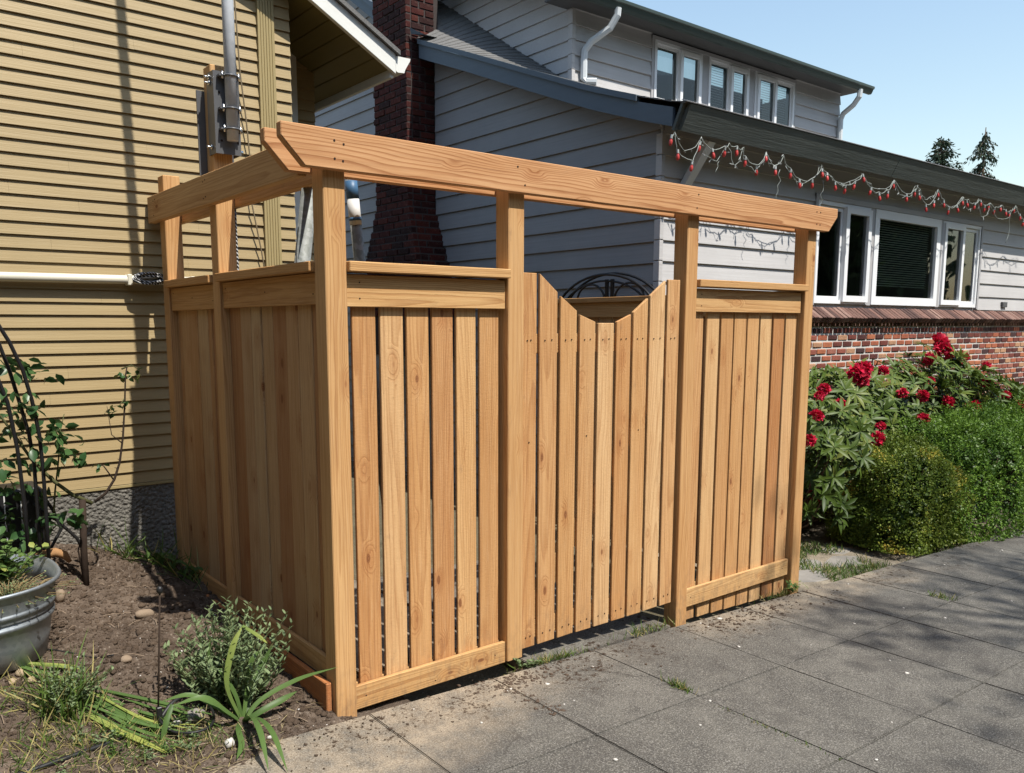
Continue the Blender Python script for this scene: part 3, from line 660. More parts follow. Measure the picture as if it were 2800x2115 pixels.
multi('vent', [boxg(10.20, 10.34, YG - .045, YG - .02, 1.745, 1.81), boxg(10.215, 10.325, YG - .047, YG - .0455, 1.76, 1.795)], M['dark_soffit'], hg)
# brick base with a sloping row of bricks under the windows
bw = empty('brick_base', (7, YG, 0), None, None, None, hg)
box('mortar_bed', 4.6, 13.2, YG - .052, YG + .004, -.6, 1.60, M['mortar'], bw, 0)
pyd('sill_mortar', [(4.6, YG - .105, 1.592), (13.2, YG - .105, 1.592), (13.2, YG - .005, 1.672), (4.6, YG - .005, 1.672), (4.6, YG - .05, 1.55), (13.2, YG - .05, 1.55)], [(0, 1, 2, 3), (0, 4, 5, 1)], M['mortar'], bw)
CB, BLN = .0672, .182
bme = [brick_mesh('wall_brick', BLN - .019, .05, CB - .018, M['brick']), brick_mesh('wall_brick', BLN - .022, .05, CB - .020, M['brick'], .006)]
hme = brick_mesh('header_brick', .072, .05, .062, M['sill_brick']); rme = brick_mesh('sill_brick', .060, .175, .062, M['sill_brick'])
cand = []
r_ = 0; z = 1.470
while z > -.55:
    x = 5.2 + (BLN*.5 if r_ % 2 else 0) + random.uniform(-.01, .01)
    while x < 12.6: cand.append((x, z)); x += BLN
    z -= CB; r_ += 1
vis = sorted(cand, key=lambda q: (q[0] - 5.6)**2*.08 + max(0, .75 - q[1])*6 + (99 if q[0] < 5.55 else 0))
single, rest = vis[:300], vis[300:]
for i, (x, z) in enumerate(single):
    o = bpy.data.objects.new('brick', bme[i % 2]); COL.objects.link(o); o.parent = bw
    o.location = Vector((x + random.uniform(-.003, .003), YG - .032 - random.uniform(0, .006), z + random.uniform(-.002, .002))) - wpos(bw); o.rotation_euler = (0, random.uniform(-.012, .012), random.uniform(-.015, .015))
o = multi('far_bricks', [boxg(x - BLN/2 + .010, x + BLN/2 - .010, YG - .060, YG - .01, z - CB/2 + .0095, z + CB/2 - .0095) for x, z in rest], M['brick_far'], bw); o['kind'] = 'stuff'
at = o.data.attributes.new('tint', 'FLOAT', 'POINT'); at.data.foreach_set('value', np.repeat(RNG.random(len(rest)), 8).astype(np.float32))
x = 5.2; k = 0
while x < 12.4:
    o = bpy.data.objects.new('brick', hme); COL.objects.link(o); o.parent = bw; o.location = Vector((x + .01*(k % 2), YG - .048, 1.543)) - wpos(bw); o.rotation_euler = (0, random.uniform(-.02, .02), 0)
    x += .09; k += 1
x = 5.2
while x < 12.4:
    o = bpy.data.objects.new('sill_brick', rme); COL.objects.link(o); o.parent = bw; o.location = Vector((x, YG - .072, 1.622 + random.uniform(-.004, .004))) - wpos(bw); o.rotation_euler = (R(36), random.uniform(-.02, .02), random.uniform(-.02, .02)); x += .0755
# dormer
dm = hg
DX1 = 8.672
DWX0, DWX1, DWZ0, DWZ1 = 5.195, 7.665, 3.74, 4.335
backing('dormer_wall', XD + .01, DX1 - .01, 3.55, 4.42, DWX0 + .02, DWX1 - .02, DWZ0 + .01, DWZ1 - .01, YD + .006, M['grey_x'])
prism('dormer_cheek', [(YD + .02, 3.6), (YD + .02, 4.39), (7.3, 6.05), (7.3, 5.9)], 'x', XD + .008, XD + .12, M['grey_x'], hg)
box('dormer_cheek', DX1 - .12, DX1 - .008, YD + .02, 7.5, 3.4, 4.45, M['grey_x'], hg, 0)
box('dormer_room', XD + .3, DX1 - .3, YD + .9, YD + 1.0, 3.5, 4.45, M['inner'], hg, 0)
PD = .1325; z = 3.852 - 2*PD
while z < 4.40:
    for a, b in ((XD - .022, DWX0 - .03), (DWX1 + .03, DX1 + .014)): prism('siding_board', [(YD - .024, z), (YD + .004, z), (YD + .004, z + PD + .02), (YD - .004, z + PD + .02)], 'x', a, b, M['grey_x'], dm)
    z += PD
z = 3.852 - 2*PD
while z < 5.3:
    yy = np.linspace(YD, 7.2, 200); yb_ = YD - .022
    ok = [q for q in yy if interp(JN, q) < z + PD + .01]
    if ok:
        o = lap_y('siding_board', yb_, min(ok[-1] + .05, 7.2), z, PD, M['grey_x'], dm, XD, .024, .02)
    z += PD
for zc in np.arange(3.852 - PD, 4.36, PD): box('corner_cap', XD - .029, XD + .012, YD - .029, YD + .03, zc + .003, zc + PD - .003, M['grey_x'], dm, .002)
dwin = [(DWX0 + .005, 5.945), (6.060, 6.772), (6.882, DWX1 - .005)]
for i, (a, b) in enumerate(dwin):
    w_ = empty('dormer_window', ((a + b)/2, YD, DWZ0), None, None, None, hg); mid = (a + b)/2
    pane_set(w_, a, b, DWZ0, DWZ1, YD, .03)
    pane_set(w_, a + .032, mid + .01, DWZ0 + .032, DWZ1 - .032, YD + .02 if i < 2 else YD - .02, .025 if i < 2 else .04); pane_set(w_, mid + .005, b - .032, DWZ0 + .032, DWZ1 - .032, YD - .02 if i < 2 else YD + .02, .04 if i < 2 else .025)
    if i: blinds(w_, a + .03, b - .03, DWZ0 + .03, DWZ1 - .06, YD + .06, M['blind_blue'], .026)
for a, b in ((5.946, 6.059), (6.773, 6.881)): box('dormer_mullion', a, b, YD - .02, YD + .03, DWZ0, DWZ1, M['grey_trim'], hg, .002)
for a in (DWX0 - .035, DWX1): box('dormer_casing', a, a + .035, YD - .026, YD + .03, DWZ0 - .02, DWZ1 + .035, M['grey_trim'], hg, .002)
box('dormer_head_casing', DWX0 - .035, DWX1 + .035, YD - .028, YD + .03, DWZ1, DWZ1 + .035, M['grey_trim'], hg, .002)
box('dormer_soffit', 3.80, 8.80, 2.79, YD + .05, 4.385, 4.400, M['dark_soffit'], hg, 0)
prism('dormer_roof', [(2.77, 4.401), (2.77, 4.45), (7.5, 6.25), (7.5, 6.20)], 'x', 3.80, 8.80, M['shingle'], hg)
strip_y('dormer_rake', lambda y: 4.36 + (y - 2.77)*.38, lambda y: 4.50 + (y - 2.77)*.38, 2.80, 7.4, 3.775, 3.799, M['rake'], hg, 3)
gp = [(2.768, 4.345), (2.735, 4.345), (2.722, 4.365), (2.708, 4.395), (2.695, 4.40), (2.692, 4.425), (2.700, 4.425), (2.768, 4.425)]
prism('dormer_gutter', gp, 'x', 3.80, 8.865, M['gutter'], hg)
def spout(pts, w=.033):
    """square-ish downspout with elbows"""
    vs, fs = tube_geo(pts, w, 8); return pyd('downspout', vs, fs, M['downspout'], hg, smooth=False)
spout([(4.36, 2.735, 4.36), (4.36, 2.74, 4.30), (4.33, 2.80, 4.20), (4.24, 2.95, 4.10), (4.205, 2.995, 4.03), (4.20, 3.0, 3.95), (4.20, 3.0, 3.78), (4.215, 2.965, 3.752), (4.27, 2.90, 3.745)])
spout([(8.60, 2.735, 4.36), (8.60, 2.74, 4.28), (8.62, 2.82, 4.20), (8.655, 2.97, 4.13), (8.655, 3.0, 4.06), (8.655, 3.0, 3.72)])
# diagonal eave strut near the corner
prism('eave_strut', [(1.315, 2.91), (1.36, 2.93), (1.60, 2.62), (1.58, 2.56)], 'x', 3.90, 3.985, M['downspout'], hg, .003)

# ================================================================== CEDAR FENCE, FRONT
PW = .089
ff = empty('front_fence', (1.6, .04, 0), 'sunlit honey cedar front fence with four posts, double top beam and two slatted panels', 'fence')
def post(name, x, y, z0, z1, parent, mat=M['post']): return box(name, x, x + PW, y, y + PW, z0, z1, mat, parent, .0035)
posts = [post('post', 0, 0, -.30, 2.15, ff), post('post', .867, 0, -.006, 2.15, ff), post('post', 2.057, 0, -.25, 2.15, ff), post('post', 3.170, 0, -.30, 2.15, ff)]
def beam_x(y0, y1, xl, xr, zb=2.085, zt=2.225, mat=M['beam_x']):
    poly = [(xl, zt), (xl, zt - .048), (xl + .088, zb), (xr - .09, zb), (xr, zt - .048), (xr, zt)]
    return prism('beam', poly, 'y', y0, y1, mat, ff, .003)
b1 = beam_x(-.0385, -.0005, -.173, 3.417); b2 = beam_x(.0895, .1275, -.178, 3.36)
def holes(parent, pts, nrm, r=.0036):
    """screw holes: shallow dark discs"""
    ps = []; n = Vector(nrm)
    a = n.orthogonal().normalized(); b = n.cross(a)
    for p in pts:
        p = Vector(p) + n*.0012; v = [p + (a*math.cos(t) + b*math.sin(t))*r for t in np.linspace(0, 2*math.pi, 9)[:-1]]; v += [q - n*.003 for q in v]
        ps.append((v, [tuple(range(8))] + [(i, (i + 1) % 8, 8 + (i + 1) % 8, 8 + i) for i in range(8)]))
    o = multi('screw_holes', ps, M['hole'], parent); o['kind'] = 'stuff'; return o
holes(b1, [(.03, -.0387, 2.185), (.067, -.0387, 2.176), (.03, -.0387, 2.122), (.063, -.0387, 2.117), (.885, -.0387, 2.19), (.925, -.0387, 2.118), (2.085, -.0387, 2.188), (2.075, -.0387, 2.12), (3.185, -.0387, 2.19), (3.225, -.0387, 2.19), (3.19, -.0387, 2.12), (3.225, -.0387, 2.118)], (0, -1, 0), .0042)
def cap_x(x0, x1, zt=1.766): return box('cap_rail', x0, x1, -.022, .078, zt - .038, zt, M['rail_x'], ff, .003)
def panel_x(px0, px1, bx, bw, ztop, zbot, kick, rail, jit=.002):
    cap_x(px0 + .001, px1 - .001)
    r1 = box('top_rail', rail[0], rail[1], .016, .035, 1.598, 1.719, M['rail_x'], ff, .002)
    holes(r1, [(rail[0] + .06, .0158, 1.69), (rail[0] + .06, .0158, 1.63)], (0, -1, 0), .003)
    if kick:
        k1 = box('kick_board', kick[0], kick[1], .016, .035, kick[2], kick[3], M['rail_x'], ff, .002)
        holes(k1, [(kick[0] + .05, .0158, kick[2] + .05), (kick[1] - .06, .0158, kick[2] + .05), ((kick[0] + kick[1])/2, .0158, kick[2] + .02)], (0, -1, 0), .003)
    for x in bx:
        z0 = zbot(x) if callable(zbot) else zbot
        o = box('board', x, x + bw + random.uniform(-.002, .002), .0375 + random.uniform(0, .002), .0545, z0, ztop, M['board'], ff, .0022)
        o.rotation_euler = (0, random.uniform(-.0008, .0008), 0)
    box('nailer', px0 + .002, px1 - .002, .056, .088, 1.66, 1.724, M['rail_x'], ff, .002)
    box('nailer', px0 + .002, px1 - .002, .056, .088, .02, .085, M['rail_x'], ff, .002)
panel_x(PW, .867, [.127 + .1225*i for i in range(6)], .104, 1.66, .02, (.0895, .8665, -.012, .088), (.0895, .862))
panel_x(2.146, 3.170, [2.150, 2.290, 2.416, 2.537, 2.659, 2.785, 2.913, 3.040], .1085, 1.66, lambda x: SL*x - .03, (2.1465, 3.150, -.030, .072), (2.1465, 3.152))
# ------------------------------------------------------------------ gate
gt = empty('gate', (1.5, .03, .02), 'cedar gate of nine boards with a scooped V-shaped top', 'gate')
GB = [(.960, 1.050, 1.758, 1.758), (1.0655, 1.176, 1.757, 1.677), (1.1935, 1.300, 1.661, 1.594), (1.316, 1.422, 1.577, 1.543), (1.438, 1.548, 1.538, 1.538), (1.5655, 1.669, 1.544, 1.581), (1.682, 1.790, 1.592, 1.662), (1.8055, 1.922, 1.676, 1.753), (1.938, 2.036, 1.759, 1.759)]
for i, (a, b, za, zb) in enumerate(GB):
    a += .0012; b -= .0022
    o = prism('board', [(a, .024), (b, .024 + random.uniform(-.003, .003)), (b, zb), (a, za)], 'y', .018 + random.uniform(0, .003), .0355, M['board'], gt, .0022)
    holes(o, [(a + .03, .0178, 1.46), (b - .035, .0178, 1.462), (a + .03, .0178, .075), (b - .03, .0178, .078), ((a + b)/2, .0178, 1.0)][:5 if i % 3 == 0 else 4], (0, -1, 0), .0032)
box('gate_rail', .972, 2.03, .0365, .0745, 1.40, 1.49, M['rail_x'], gt, .003)
box('gate_rail', .972, 2.03, .0365, .0745, .055, .145, M['rail_x'], gt, .003)
prism('gate_brace', [(.985, .146), (1.075, .146), (2.02, 1.36), (2.02, 1.399), (1.955, 1.399), (.985, .19)], 'y', .038, .073, M['rail_x'], gt, .002)
# ------------------------------------------------------------------ left side fence
fl = empty('side_fence', (.04, 1.0, .1), 'shaded cedar side fence running back to the mustard house', 'fence')
post('post', 0, 1.842, -.1, 2.318, fl); p2 = post('post', 0, 1.078, -.1, 2.70, fl)
def beam_y(x0, x1, y0, y1, zb=2.078, zt=2.216): return box('beam', x0, x1, y0, y1, zb, zt, M['beam_y'], fl, .003)
bs = beam_y(-.0385, -.0005, .1285, 2.006); beam_y(.0895, .1275, .1285, 2.02)
holes(bs, [(-.0387, 1.90, 2.185), (-.0387, 1.87, 2.19), (-.0387, 1.90, 2.11), (-.0387, 1.13, 2.185), (-.0387, 1.10, 2.19), (-.0387, 1.13, 2.11), (-.0387, 1.1, 2.115)], (-1, 0, 0), .0034)
def panel_y(y0, y1, edges, zt, kz):
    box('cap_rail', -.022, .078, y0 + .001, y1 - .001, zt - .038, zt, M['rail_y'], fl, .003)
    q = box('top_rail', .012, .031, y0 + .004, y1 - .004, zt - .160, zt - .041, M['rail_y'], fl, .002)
    holes(q, [(.0118, y0 + .04, zt - .12), (.0118, y1 - .04, zt - .07), (.0118, (y0 + y1)/2, zt - .1)], (-1, 0, 0), .003)
    box('kick_board', .012, .031, y0 + .001, y1 - .001, kz, kz + .09, M['rail_y'], fl, .002)
    for a, b in zip(edges[:-1], edges[1:]):
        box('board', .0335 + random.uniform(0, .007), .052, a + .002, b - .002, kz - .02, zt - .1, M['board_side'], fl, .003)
    box('nailer', .054, .088, y0 + .002, y1 - .002, zt - .11, zt - .045, M['rail_y'], fl, .002); box('nailer', .054, .088, y0 + .002, y1 - .002, kz + .02, kz + .08, M['rail_y'], fl, .002)
panel_y(1.167, 1.842, [1.168, 1.22, 1.30, 1.36, 1.51, 1.65, 1.78, 1.841], 1.765, .115)
panel_y(.089, 1.078, [.091, .115, .192, .32, .437, .576, .695, .805, .93, 1.077], 1.767, .113)
box('ground_board', -.026, -.002, .035, 1.46, -.06, .125, M['red_board'], fl, .004)
# ------------------------------------------------------------------ right return fence, seen through the gate
fr_ = empty('return_fence', (3.2, 1.2, 0), 'shaded cedar return fence behind the gate opening', 'fence')
box('cap_rail', 3.182, 3.282, .09, 2.30, 1.698, 1.736, M['rail_y'], fr_, .003); box('top_rail', 3.206, 3.225, .09, 2.30, 1.585, 1.697, M['rail_y'], fr_, .002)
y = .10
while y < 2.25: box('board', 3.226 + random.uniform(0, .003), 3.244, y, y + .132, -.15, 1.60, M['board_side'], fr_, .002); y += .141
post('post', 3.17, 2.30, -.2, 1.75, fr_)

# ================================================================== POLE, BRACKET AND THINGS INSIDE THE FENCE
mb = empty('mast_bracket', (.05, 1.05, 2.3), 'black steel channel bracket bolted to the tall fence post', 'bracket')
multi('channel', [boxg(-.006, .112, 1.030, 1.036, 2.303, 2.662), boxg(-.006, -.001, 1.036, 1.115, 2.303, 2.662), boxg(.1065, .112, 1.036, 1.115, 2.303, 2.662)], M['plate'], mb)
multi('back_plate', [boxg(-.035, .13, 1.1695, 1.1775, 2.22, 2.60)], M['plate'], mb)
for x, zz in ((.02, 2.57), (.10, 2.57), (.022, 2.36), (.098, 2.36)): tube('bolt_hole', [(x, 1.0315, zz), (x, 1.0285, zz)], .005, M['hole'], mb, 10)
for i, (y_, zz) in enumerate(((1.075, 2.64), (1.075, 2.615), (1.075, 2.335))):
    b_ = tube('bolt', [(-.0065, y_, zz), (-.013, y_, zz)], .012, M['bright'], mb, 6); tube('thread', [(-.013, y_, zz), (-.030, y_, zz)], .005, M['bright'], b_, 8)
tube('bolt', [(.112, 1.07, 2.325), (.135, 1.07, 2.325)], .010, M['bright'], mb, 6)
PX, PY = .062, .998
tag(tube('mast_pole', [(PX, PY, 2.358), (PX + .001, PY, 3.0), (PX + .004, PY, 6.2)], .0262, M['galv'], None, 24), 'galvanised steel mast pole clamped to the bracket beside the mustard wall', 'pole')
for zz in (2.638, 2.497, 2.408):
    c_ = multi('clamp', [boxg(PX - .052, PX - .024, PY - .002, 1.03, zz - .004, zz + .004), boxg(PX + .024, PX + .046, PY - .002, 1.03, zz - .004, zz + .004)], M['plate'], mb)
    pts = [(PX + .030*math.cos(t), PY + .030*math.sin(t), zz) for t in np.linspace(math.pi, 2*math.pi, 13)]
    tube('clamp_band', pts, .0045, M['plate'], c_, 6)
    for sx in (-.038, .036): tube('clamp_nut', [(PX + sx, PY - .004, zz - .016), (PX + sx, PY - .004, zz + .016)], .0045, M['bright'], c_, 6)
# leaning tubes in the corner
tag(tube('steel_tube', [(.132, .36, 2.135), (.095, .95, -.02)], .033, M['dull'], None, 18), 'grey galvanised tube leaning behind the corner post, left of it', 'tube')
tb = empty('labelled_tube', (.4, .3, 0), 'galvanised tube with a blue wrap and paper label right of the corner post', 'tube')
A_, B_ = Vector((.278, .30, 2.118)), Vector((.50, .30, -.02)); dr = (B_ - A_).normalized()
tube('tube_body', [A_, B_], .024, M['dull'], tb, 18); tube('blue_wrap', [A_ + dr*.004, A_ + dr*.075], .0255, M['blue'], tb, 18); tube('paper_label', [A_ + dr*.077, A_ + dr*.18], .0252, M['paper'], tb, 18)
tube('label_print', [A_ + dr*.150, A_ + dr*.163], .0256, M['blue'], tb, 18)
# ropes
tag(tube('hanging_rope', [(.115, 1.145, 2.10), (.116, 1.146, 1.95), (.119, 1.148, 1.74), (.12, 1.15, 1.2)], .0065, M['rope'], None, 8), 'black and white braided rope hanging from the side beam', 'rope')
rp = []
for q in range(7):
    c_ = Vector((-.065 + random.uniform(-.012, .012), YW - .085 - .004*q, 1.776 + random.uniform(-.008, .008))); a_ = random.uniform(.065, .085); b_ = random.uniform(.014, .028)
    rp += [(c_.x + a_*math.cos(t + q), c_.y + .008*math.sin(2*t), c_.z + b_*math.sin(t + q)) for t in np.linspace(0, 2*math.pi*.93, 16)]
tag(tube('rope_coil', rp, .0055, M['rope'], None, 7), 'coil of black and white rope hung on the wall conduit', 'rope')
# iron arch by the grey house
ia = empty('iron_arch', (3.42, 1.93, 0), 'black iron garden arch with scrolls seen above the return fence', 'arch')
AX, AYc, Rr = 3.42, 1.935, .60
def arc(cy, cz, ry, rz, t0, t1, x=AX, n=26): return [(x, cy + ry*math.cos(t), cz + rz*math.sin(t)) for t in np.linspace(t0, t1, n)]
def legs(y0, y1, ztop, x): return [(x, y0, -.1)]
for dx, ex in ((0, 0), (.10, .012)):
    tube('hoop', [(AX + dx, AYc + Rr + .0, -.15)] + arc(AYc, 1.50, Rr, .425 + ex, 0, math.pi, AX + dx) + [(AX + dx, AYc - Rr, -.15)], .011, M['black_metal'], ia, 8)
tube('inner_hoop', arc(AYc, 1.50, Rr - .05, .375, .1, math.pi - .1), .009, M['black_metal'], ia, 8)
for dy in (.03, -.03): box('upright', AX - .011, AX + .011, AYc - .07 + dy - .014, AYc - .07 + dy + .014, .2, 1.885, M['black_metal'], ia, .002)
for s in (1, -1): tube('scroll', arc(AYc - .07 + s*.21, 1.72, .155, .13, 0, math.pi), .009, M['black_metal'], ia, 8)

# ================================================================== STRING LIGHTS
sl = empty('string_lights', (6, 1.36, 2.9), 'sagging string of red bulbs under the dark eave', 'string lights')
BUL = [(3.515, 2.861), (3.58, 2.763), (3.76, 2.704), (3.849, 2.857), (3.985, 2.82), (4.14, 2.853), (4.304, 2.879), (4.414, 2.812), (4.592, 2.763), (4.703, 2.879), (4.824, 2.782), (5.071, 2.788), (5.208, 2.719), (5.393, 2.737), (5.535, 2.842), (5.643, 2.822), (5.796, 2.757), (5.971, 2.747), (6.131, 2.799), (6.241, 2.873), (6.4, 2.77), (6.576, 2.734), (6.726, 2.767), (6.855, 2.876), (7.116, 2.773), (7.297, 2.839), (7.38, 2.812), (7.533, 2.707), (7.69, 2.759), (7.8, 2.881), (7.926, 2.783), (8.069, 2.724), (8.241, 2.758), (8.399, 2.847), (8.513, 2.837), (8.684, 2.824), (8.828, 2.868), (8.951, 2.819), (9.093, 2.858), (9.261, 2.824), (9.426, 2.863), (9.513, 2.821), (9.676, 2.813), (9.818, 2.88), (9.93, 2.802), (10.084, 2.741), (10.3, 2.80), (10.5, 2.85), (10.7, 2.77), (10.9, 2.82)]
PEAK = [(3.546, 2.928), (3.86, 2.93), (4.2, 2.924), (4.391, 2.918), (4.71, 2.918), (4.946, 2.92), (5.551, 2.913), (6.236, 2.914), (6.87, 2.921), (7.322, 2.917), (7.792, 2.909), (8.399, 2.905), (8.809, 2.905), (9.118, 2.901), (9.839, 2.924), (10.45, 2.92), (10.95, 2.92)]
YB = 1.272
BUL = [(-1.428 + (x + 1.428)*.979, 1.533 + (z - 1.533)*.979) for x, z in BUL]; PEAK = [(-1.428 + (x + 1.428)*.979, 1.533 + (z - 1.533)*.979 + .012) for x, z in PEAK]
prof = [(0, .0), (.0055, -.008), (.0115, -.020), (.0135, -.033), (.012, -.047), (.0075, -.058), (.0, -.064)]
vs, fs = [], []; nsd = 8
for r_, z_ in prof[1:-1]: vs += [(r_*math.cos(2*math.pi*k/nsd), r_*math.sin(2*math.pi*k/nsd), z_) for k in range(nsd)]
for i in range(len(prof) - 3): fs += [(i*nsd + k, i*nsd + (k + 1) % nsd, (i + 1)*nsd + (k + 1) % nsd, (i + 1)*nsd + k) for k in range(nsd)]
fs += [tuple(range(nsd)), tuple((len(prof) - 3)*nsd + k for k in range(nsd))]
bme_ = bpy.data.meshes.new('bulb'); bme_.from_pydata(vs, [], fs); bme_.materials.append(M['bulb'])
for p in bme_.polygons: p.use_smooth = True
sv, sf = tube_geo([(0, 0, -.008), (0, 0, .018)], .0085, 8); sme = bpy.data.meshes.new('socket'); sme.from_pydata(sv, [], sf); sme.materials.append(M['socket'])
for x, z in BUL:
    o = bpy.data.objects.new('bulb', bme_); COL.objects.link(o); o.parent = sl; o.location = Vector((x, YB + random.uniform(-.015, .015), z + .032)) - wpos(sl); o.rotation_euler = (random.uniform(-.2, .2), random.uniform(-.2, .2), 0)
    s_ = bpy.data.objects.new('socket', sme); COL.objects.link(s_); s_.parent = o
path = sorted([(x, z + .055, 0) for x, z in BUL] + [(x, z, 1) for x, z in PEAK])
pts = []
for (x0, z0, _), (x1, z1, _) in zip(path[:-1], path[1:]):
    for t in (0, .33, .66): pts.append((x0 + (x1 - x0)*t, YB + random.uniform(-.008, .008), z0 + (z1 - z0)*t - .022*math.sin(math.pi*t) + random.uniform(-.006, .006)))
tube('wire', pts, .0032, M['wire'], sl, 5)
# old white mini-light strand hanging lower
ml = empty('mini_light_strand', (5, 1.38, 2.8), 'limp pale mini-light wire drooping below the red bulbs', 'string lights')
pts = []; tw = []
for (x0, z0), (x1, z1) in zip(PEAK[:-1], PEAK[1:]):
    sag = random.uniform(.12, .24)
    for t in np.linspace(0, 1, 9)[:-1]:
        p = (x0 + (x1 - x0)*t + random.uniform(-.012, .012), YB + .01 + random.uniform(-.02, .02), z0 - sag*4*t*(1 - t)*.8 + random.uniform(-.014, .014)); pts.append(p)
        if random.random() < .6:
            d_ = Vector((random.uniform(-1, 1), random.uniform(-.4, .4), random.uniform(-1.4, .3))).normalized()*random.uniform(.025, .045); tw.append(tube_geo([p, Vector(p) + d_*.5, Vector(p) + d_], [.0018, .0035, .002], 5))
tube('wire', pts, .0026, M['wire'], ml, 5); o = multi('mini_bulbs', tw, M['socket'], ml); o['kind'] = 'stuff'
for x0, z0, n_, ln in ((4.83, 2.80, 7, .26), (5.50, 2.78, 7, .25), (9.55, 2.83, 8, .35), (4.00, 2.78, 5, .1)):
    pts = [(x0 + random.uniform(-.025, .03) - .01*i, YB + .03, z0 - ln*i/(n_ - 1)) for i in range(n_)]; tube('loose_end', pts, .0026, M['wire'], ml, 5)

# ================================================================== GARDEN BED
def sh(x, y): return float(soil_h(x, y))
def rv(n, s=1.): return RNG.normal(0, s, (n, 3))
# clods, crumbs and pebbles
def blob_mesh(name, mat, sub=1, rough=.28, seed=0):
    b = bmesh.new(); bmesh.ops.create_icosphere(b, subdivisions=sub, radius=1); rr = random.Random(seed)
    for v in b.verts: v.co *= 1 + rr.uniform(-rough, rough)
    me = bpy.data.meshes.new(name); b.to_mesh(me); b.free(); me.materials.append(mat)
    for p in me.polygons: p.use_smooth = sub > 1
    return me
def scatter(name, pos, size, mat, label, flat=.7, sub=1, seed=3, kind='stuff', cat=None):
    me = blob_mesh('tmp', mat, sub, .3, seed); bv = np.array([v.co for v in me.vertices]); bf = np.array([p.vertices[:] for p in me.polygons]); n = len(pos)
    a = RNG.random(n)*6.28; sc = size[:, None, None]*np.stack([RNG.uniform(.7, 1.3, n), RNG.uniform(.7, 1.3, n), RNG.uniform(.55, 1., n)*flat], -1)[:, None, :]
    v = bv[None]*sc; c, s_ = np.cos(a)[:, None], np.sin(a)[:, None]
    v = np.stack([v[..., 0]*c - v[..., 1]*s_, v[..., 0]*s_ + v[..., 1]*c, v[..., 2]], -1) + pos[:, None, :]
    q = (bf[None] + (np.arange(n)*len(bv))[:, None, None]).reshape(-1, 3)
    return tag(np_mesh(name, v.reshape(-1, 3), q, mat, None, None, False, tuple(pos.mean(0))), label, cat, None, kind)
def soil_pts(n, x0, x1, y0, y1, lift=0.):
    x = RNG.uniform(x0, x1, n); y = RNG.uniform(y0, y1, n); k = (soil_edge(x, y) > .0); x, y = x[k], y[k]; return np.stack([x, y, soil_h(x, y) + lift], -1)
P_ = soil_pts(20000, -1.4, .12, -.6, 2.0); scatter('soil_crumbs', P_, RNG.gamma(1.5, .0034, len(P_)).clip(.0018, .024), M['clod'], 'loose crumbs of brown soil over the bed')
P_ = soil_pts(330, -1.4, .12, -.6, 2.0); scatter('soil_grit', P_, RNG.gamma(2., .0017, len(P_)).clip(.0015, .008), M['pebble'], 'pale grit scattered in the soil')
x_ = RNG.uniform(-.4, 3.4, 900); y_ = -.05 - np.abs(RNG.normal(0, .16, 900)); P_ = np.stack([x_, y_, gz(x_) + .002], -1)
scatter('soil_on_pavement', P_, RNG.gamma(1.5, .0016, 900).clip(.001, .008), M['clod'], 'soil crumbs swept along the foot of the fence')
mossx = np.concatenate([RNG.normal(.80, .13, 260), RNG.normal(.74, .03, 120), RNG.normal(2.5, .25, 200)]); mossy = np.concatenate([RNG.normal(-.13, .045, 260), RNG.uniform(-.5, -.1, 120), RNG.normal(-.17, .05, 200)])
scatter('moss_crumbs', np.stack([mossx, mossy, gz(mossx) + .002], -1), RNG.gamma(2., .0023, 580).clip(.0015, .011), M['bark'], 'dark moss crumbs lifted from the pavement joints')
x_ = RNG.uniform(0, 6.5, 110); y_ = RNG.uniform(-2.2, -.05, 110); scatter('pavement_grit', np.stack([x_, y_, gz(x_) + .002], -1), RNG.gamma(2., .003, 110).clip(.002, .013), M['pebble'], 'small pale pebbles lying on the pavement')
def rock(x, y, z, s, mat, label, rot=0, seed=1):
    o = bpy.data.objects.new('stone', blob_mesh('stone', mat, 2, .12, seed)); COL.objects.link(o); o.location = (x, y, z); o.scale = s; o.rotation_euler = (random.uniform(-.2, .2), .15, rot); return tag(o, label, 'stone')
rock(-.415, 1.10, sh(-.415, 1.10) + .012, (.05, .028, .024), M['stone'], 'long brown stone half buried in the middle of the soil', .3, 2)
rock(-.715, 1.36, sh(-.715, 1.36) + .02, (.022, .03, .035), M['stone'], 'upright brown stone beside the tub', .3, 4)
rock(-.45, -.05, sh(-.45, -.05) + .012, (.024, .018, .018), M['pebble'], 'white lump of stone at the edge of the pavement', .9, 5)
rock(-.50, .17, sh(-.50, .17) + .014, (.045, .032, .028), M['flag'], 'grey lump of concrete inside the hose loop', .5, 6)
rock(-.575, .14, sh(-.575, .14) + .008, (.026, .018, .016), M['pebble'], 'pale chip beside the hose loop', .2, 7)
rock(-.62, .62, sh(-.62, .62) + .008, (.025, .022, .016), M['stone'], 'round tan stone in open soil left of the drip stake', .2, 8)
rock(-.30, -.045, sh(-.30, -.045) + .006, (.010, .008, .007), M['pebble'], 'tiny white pebble below the strap leaves', .2, 9)
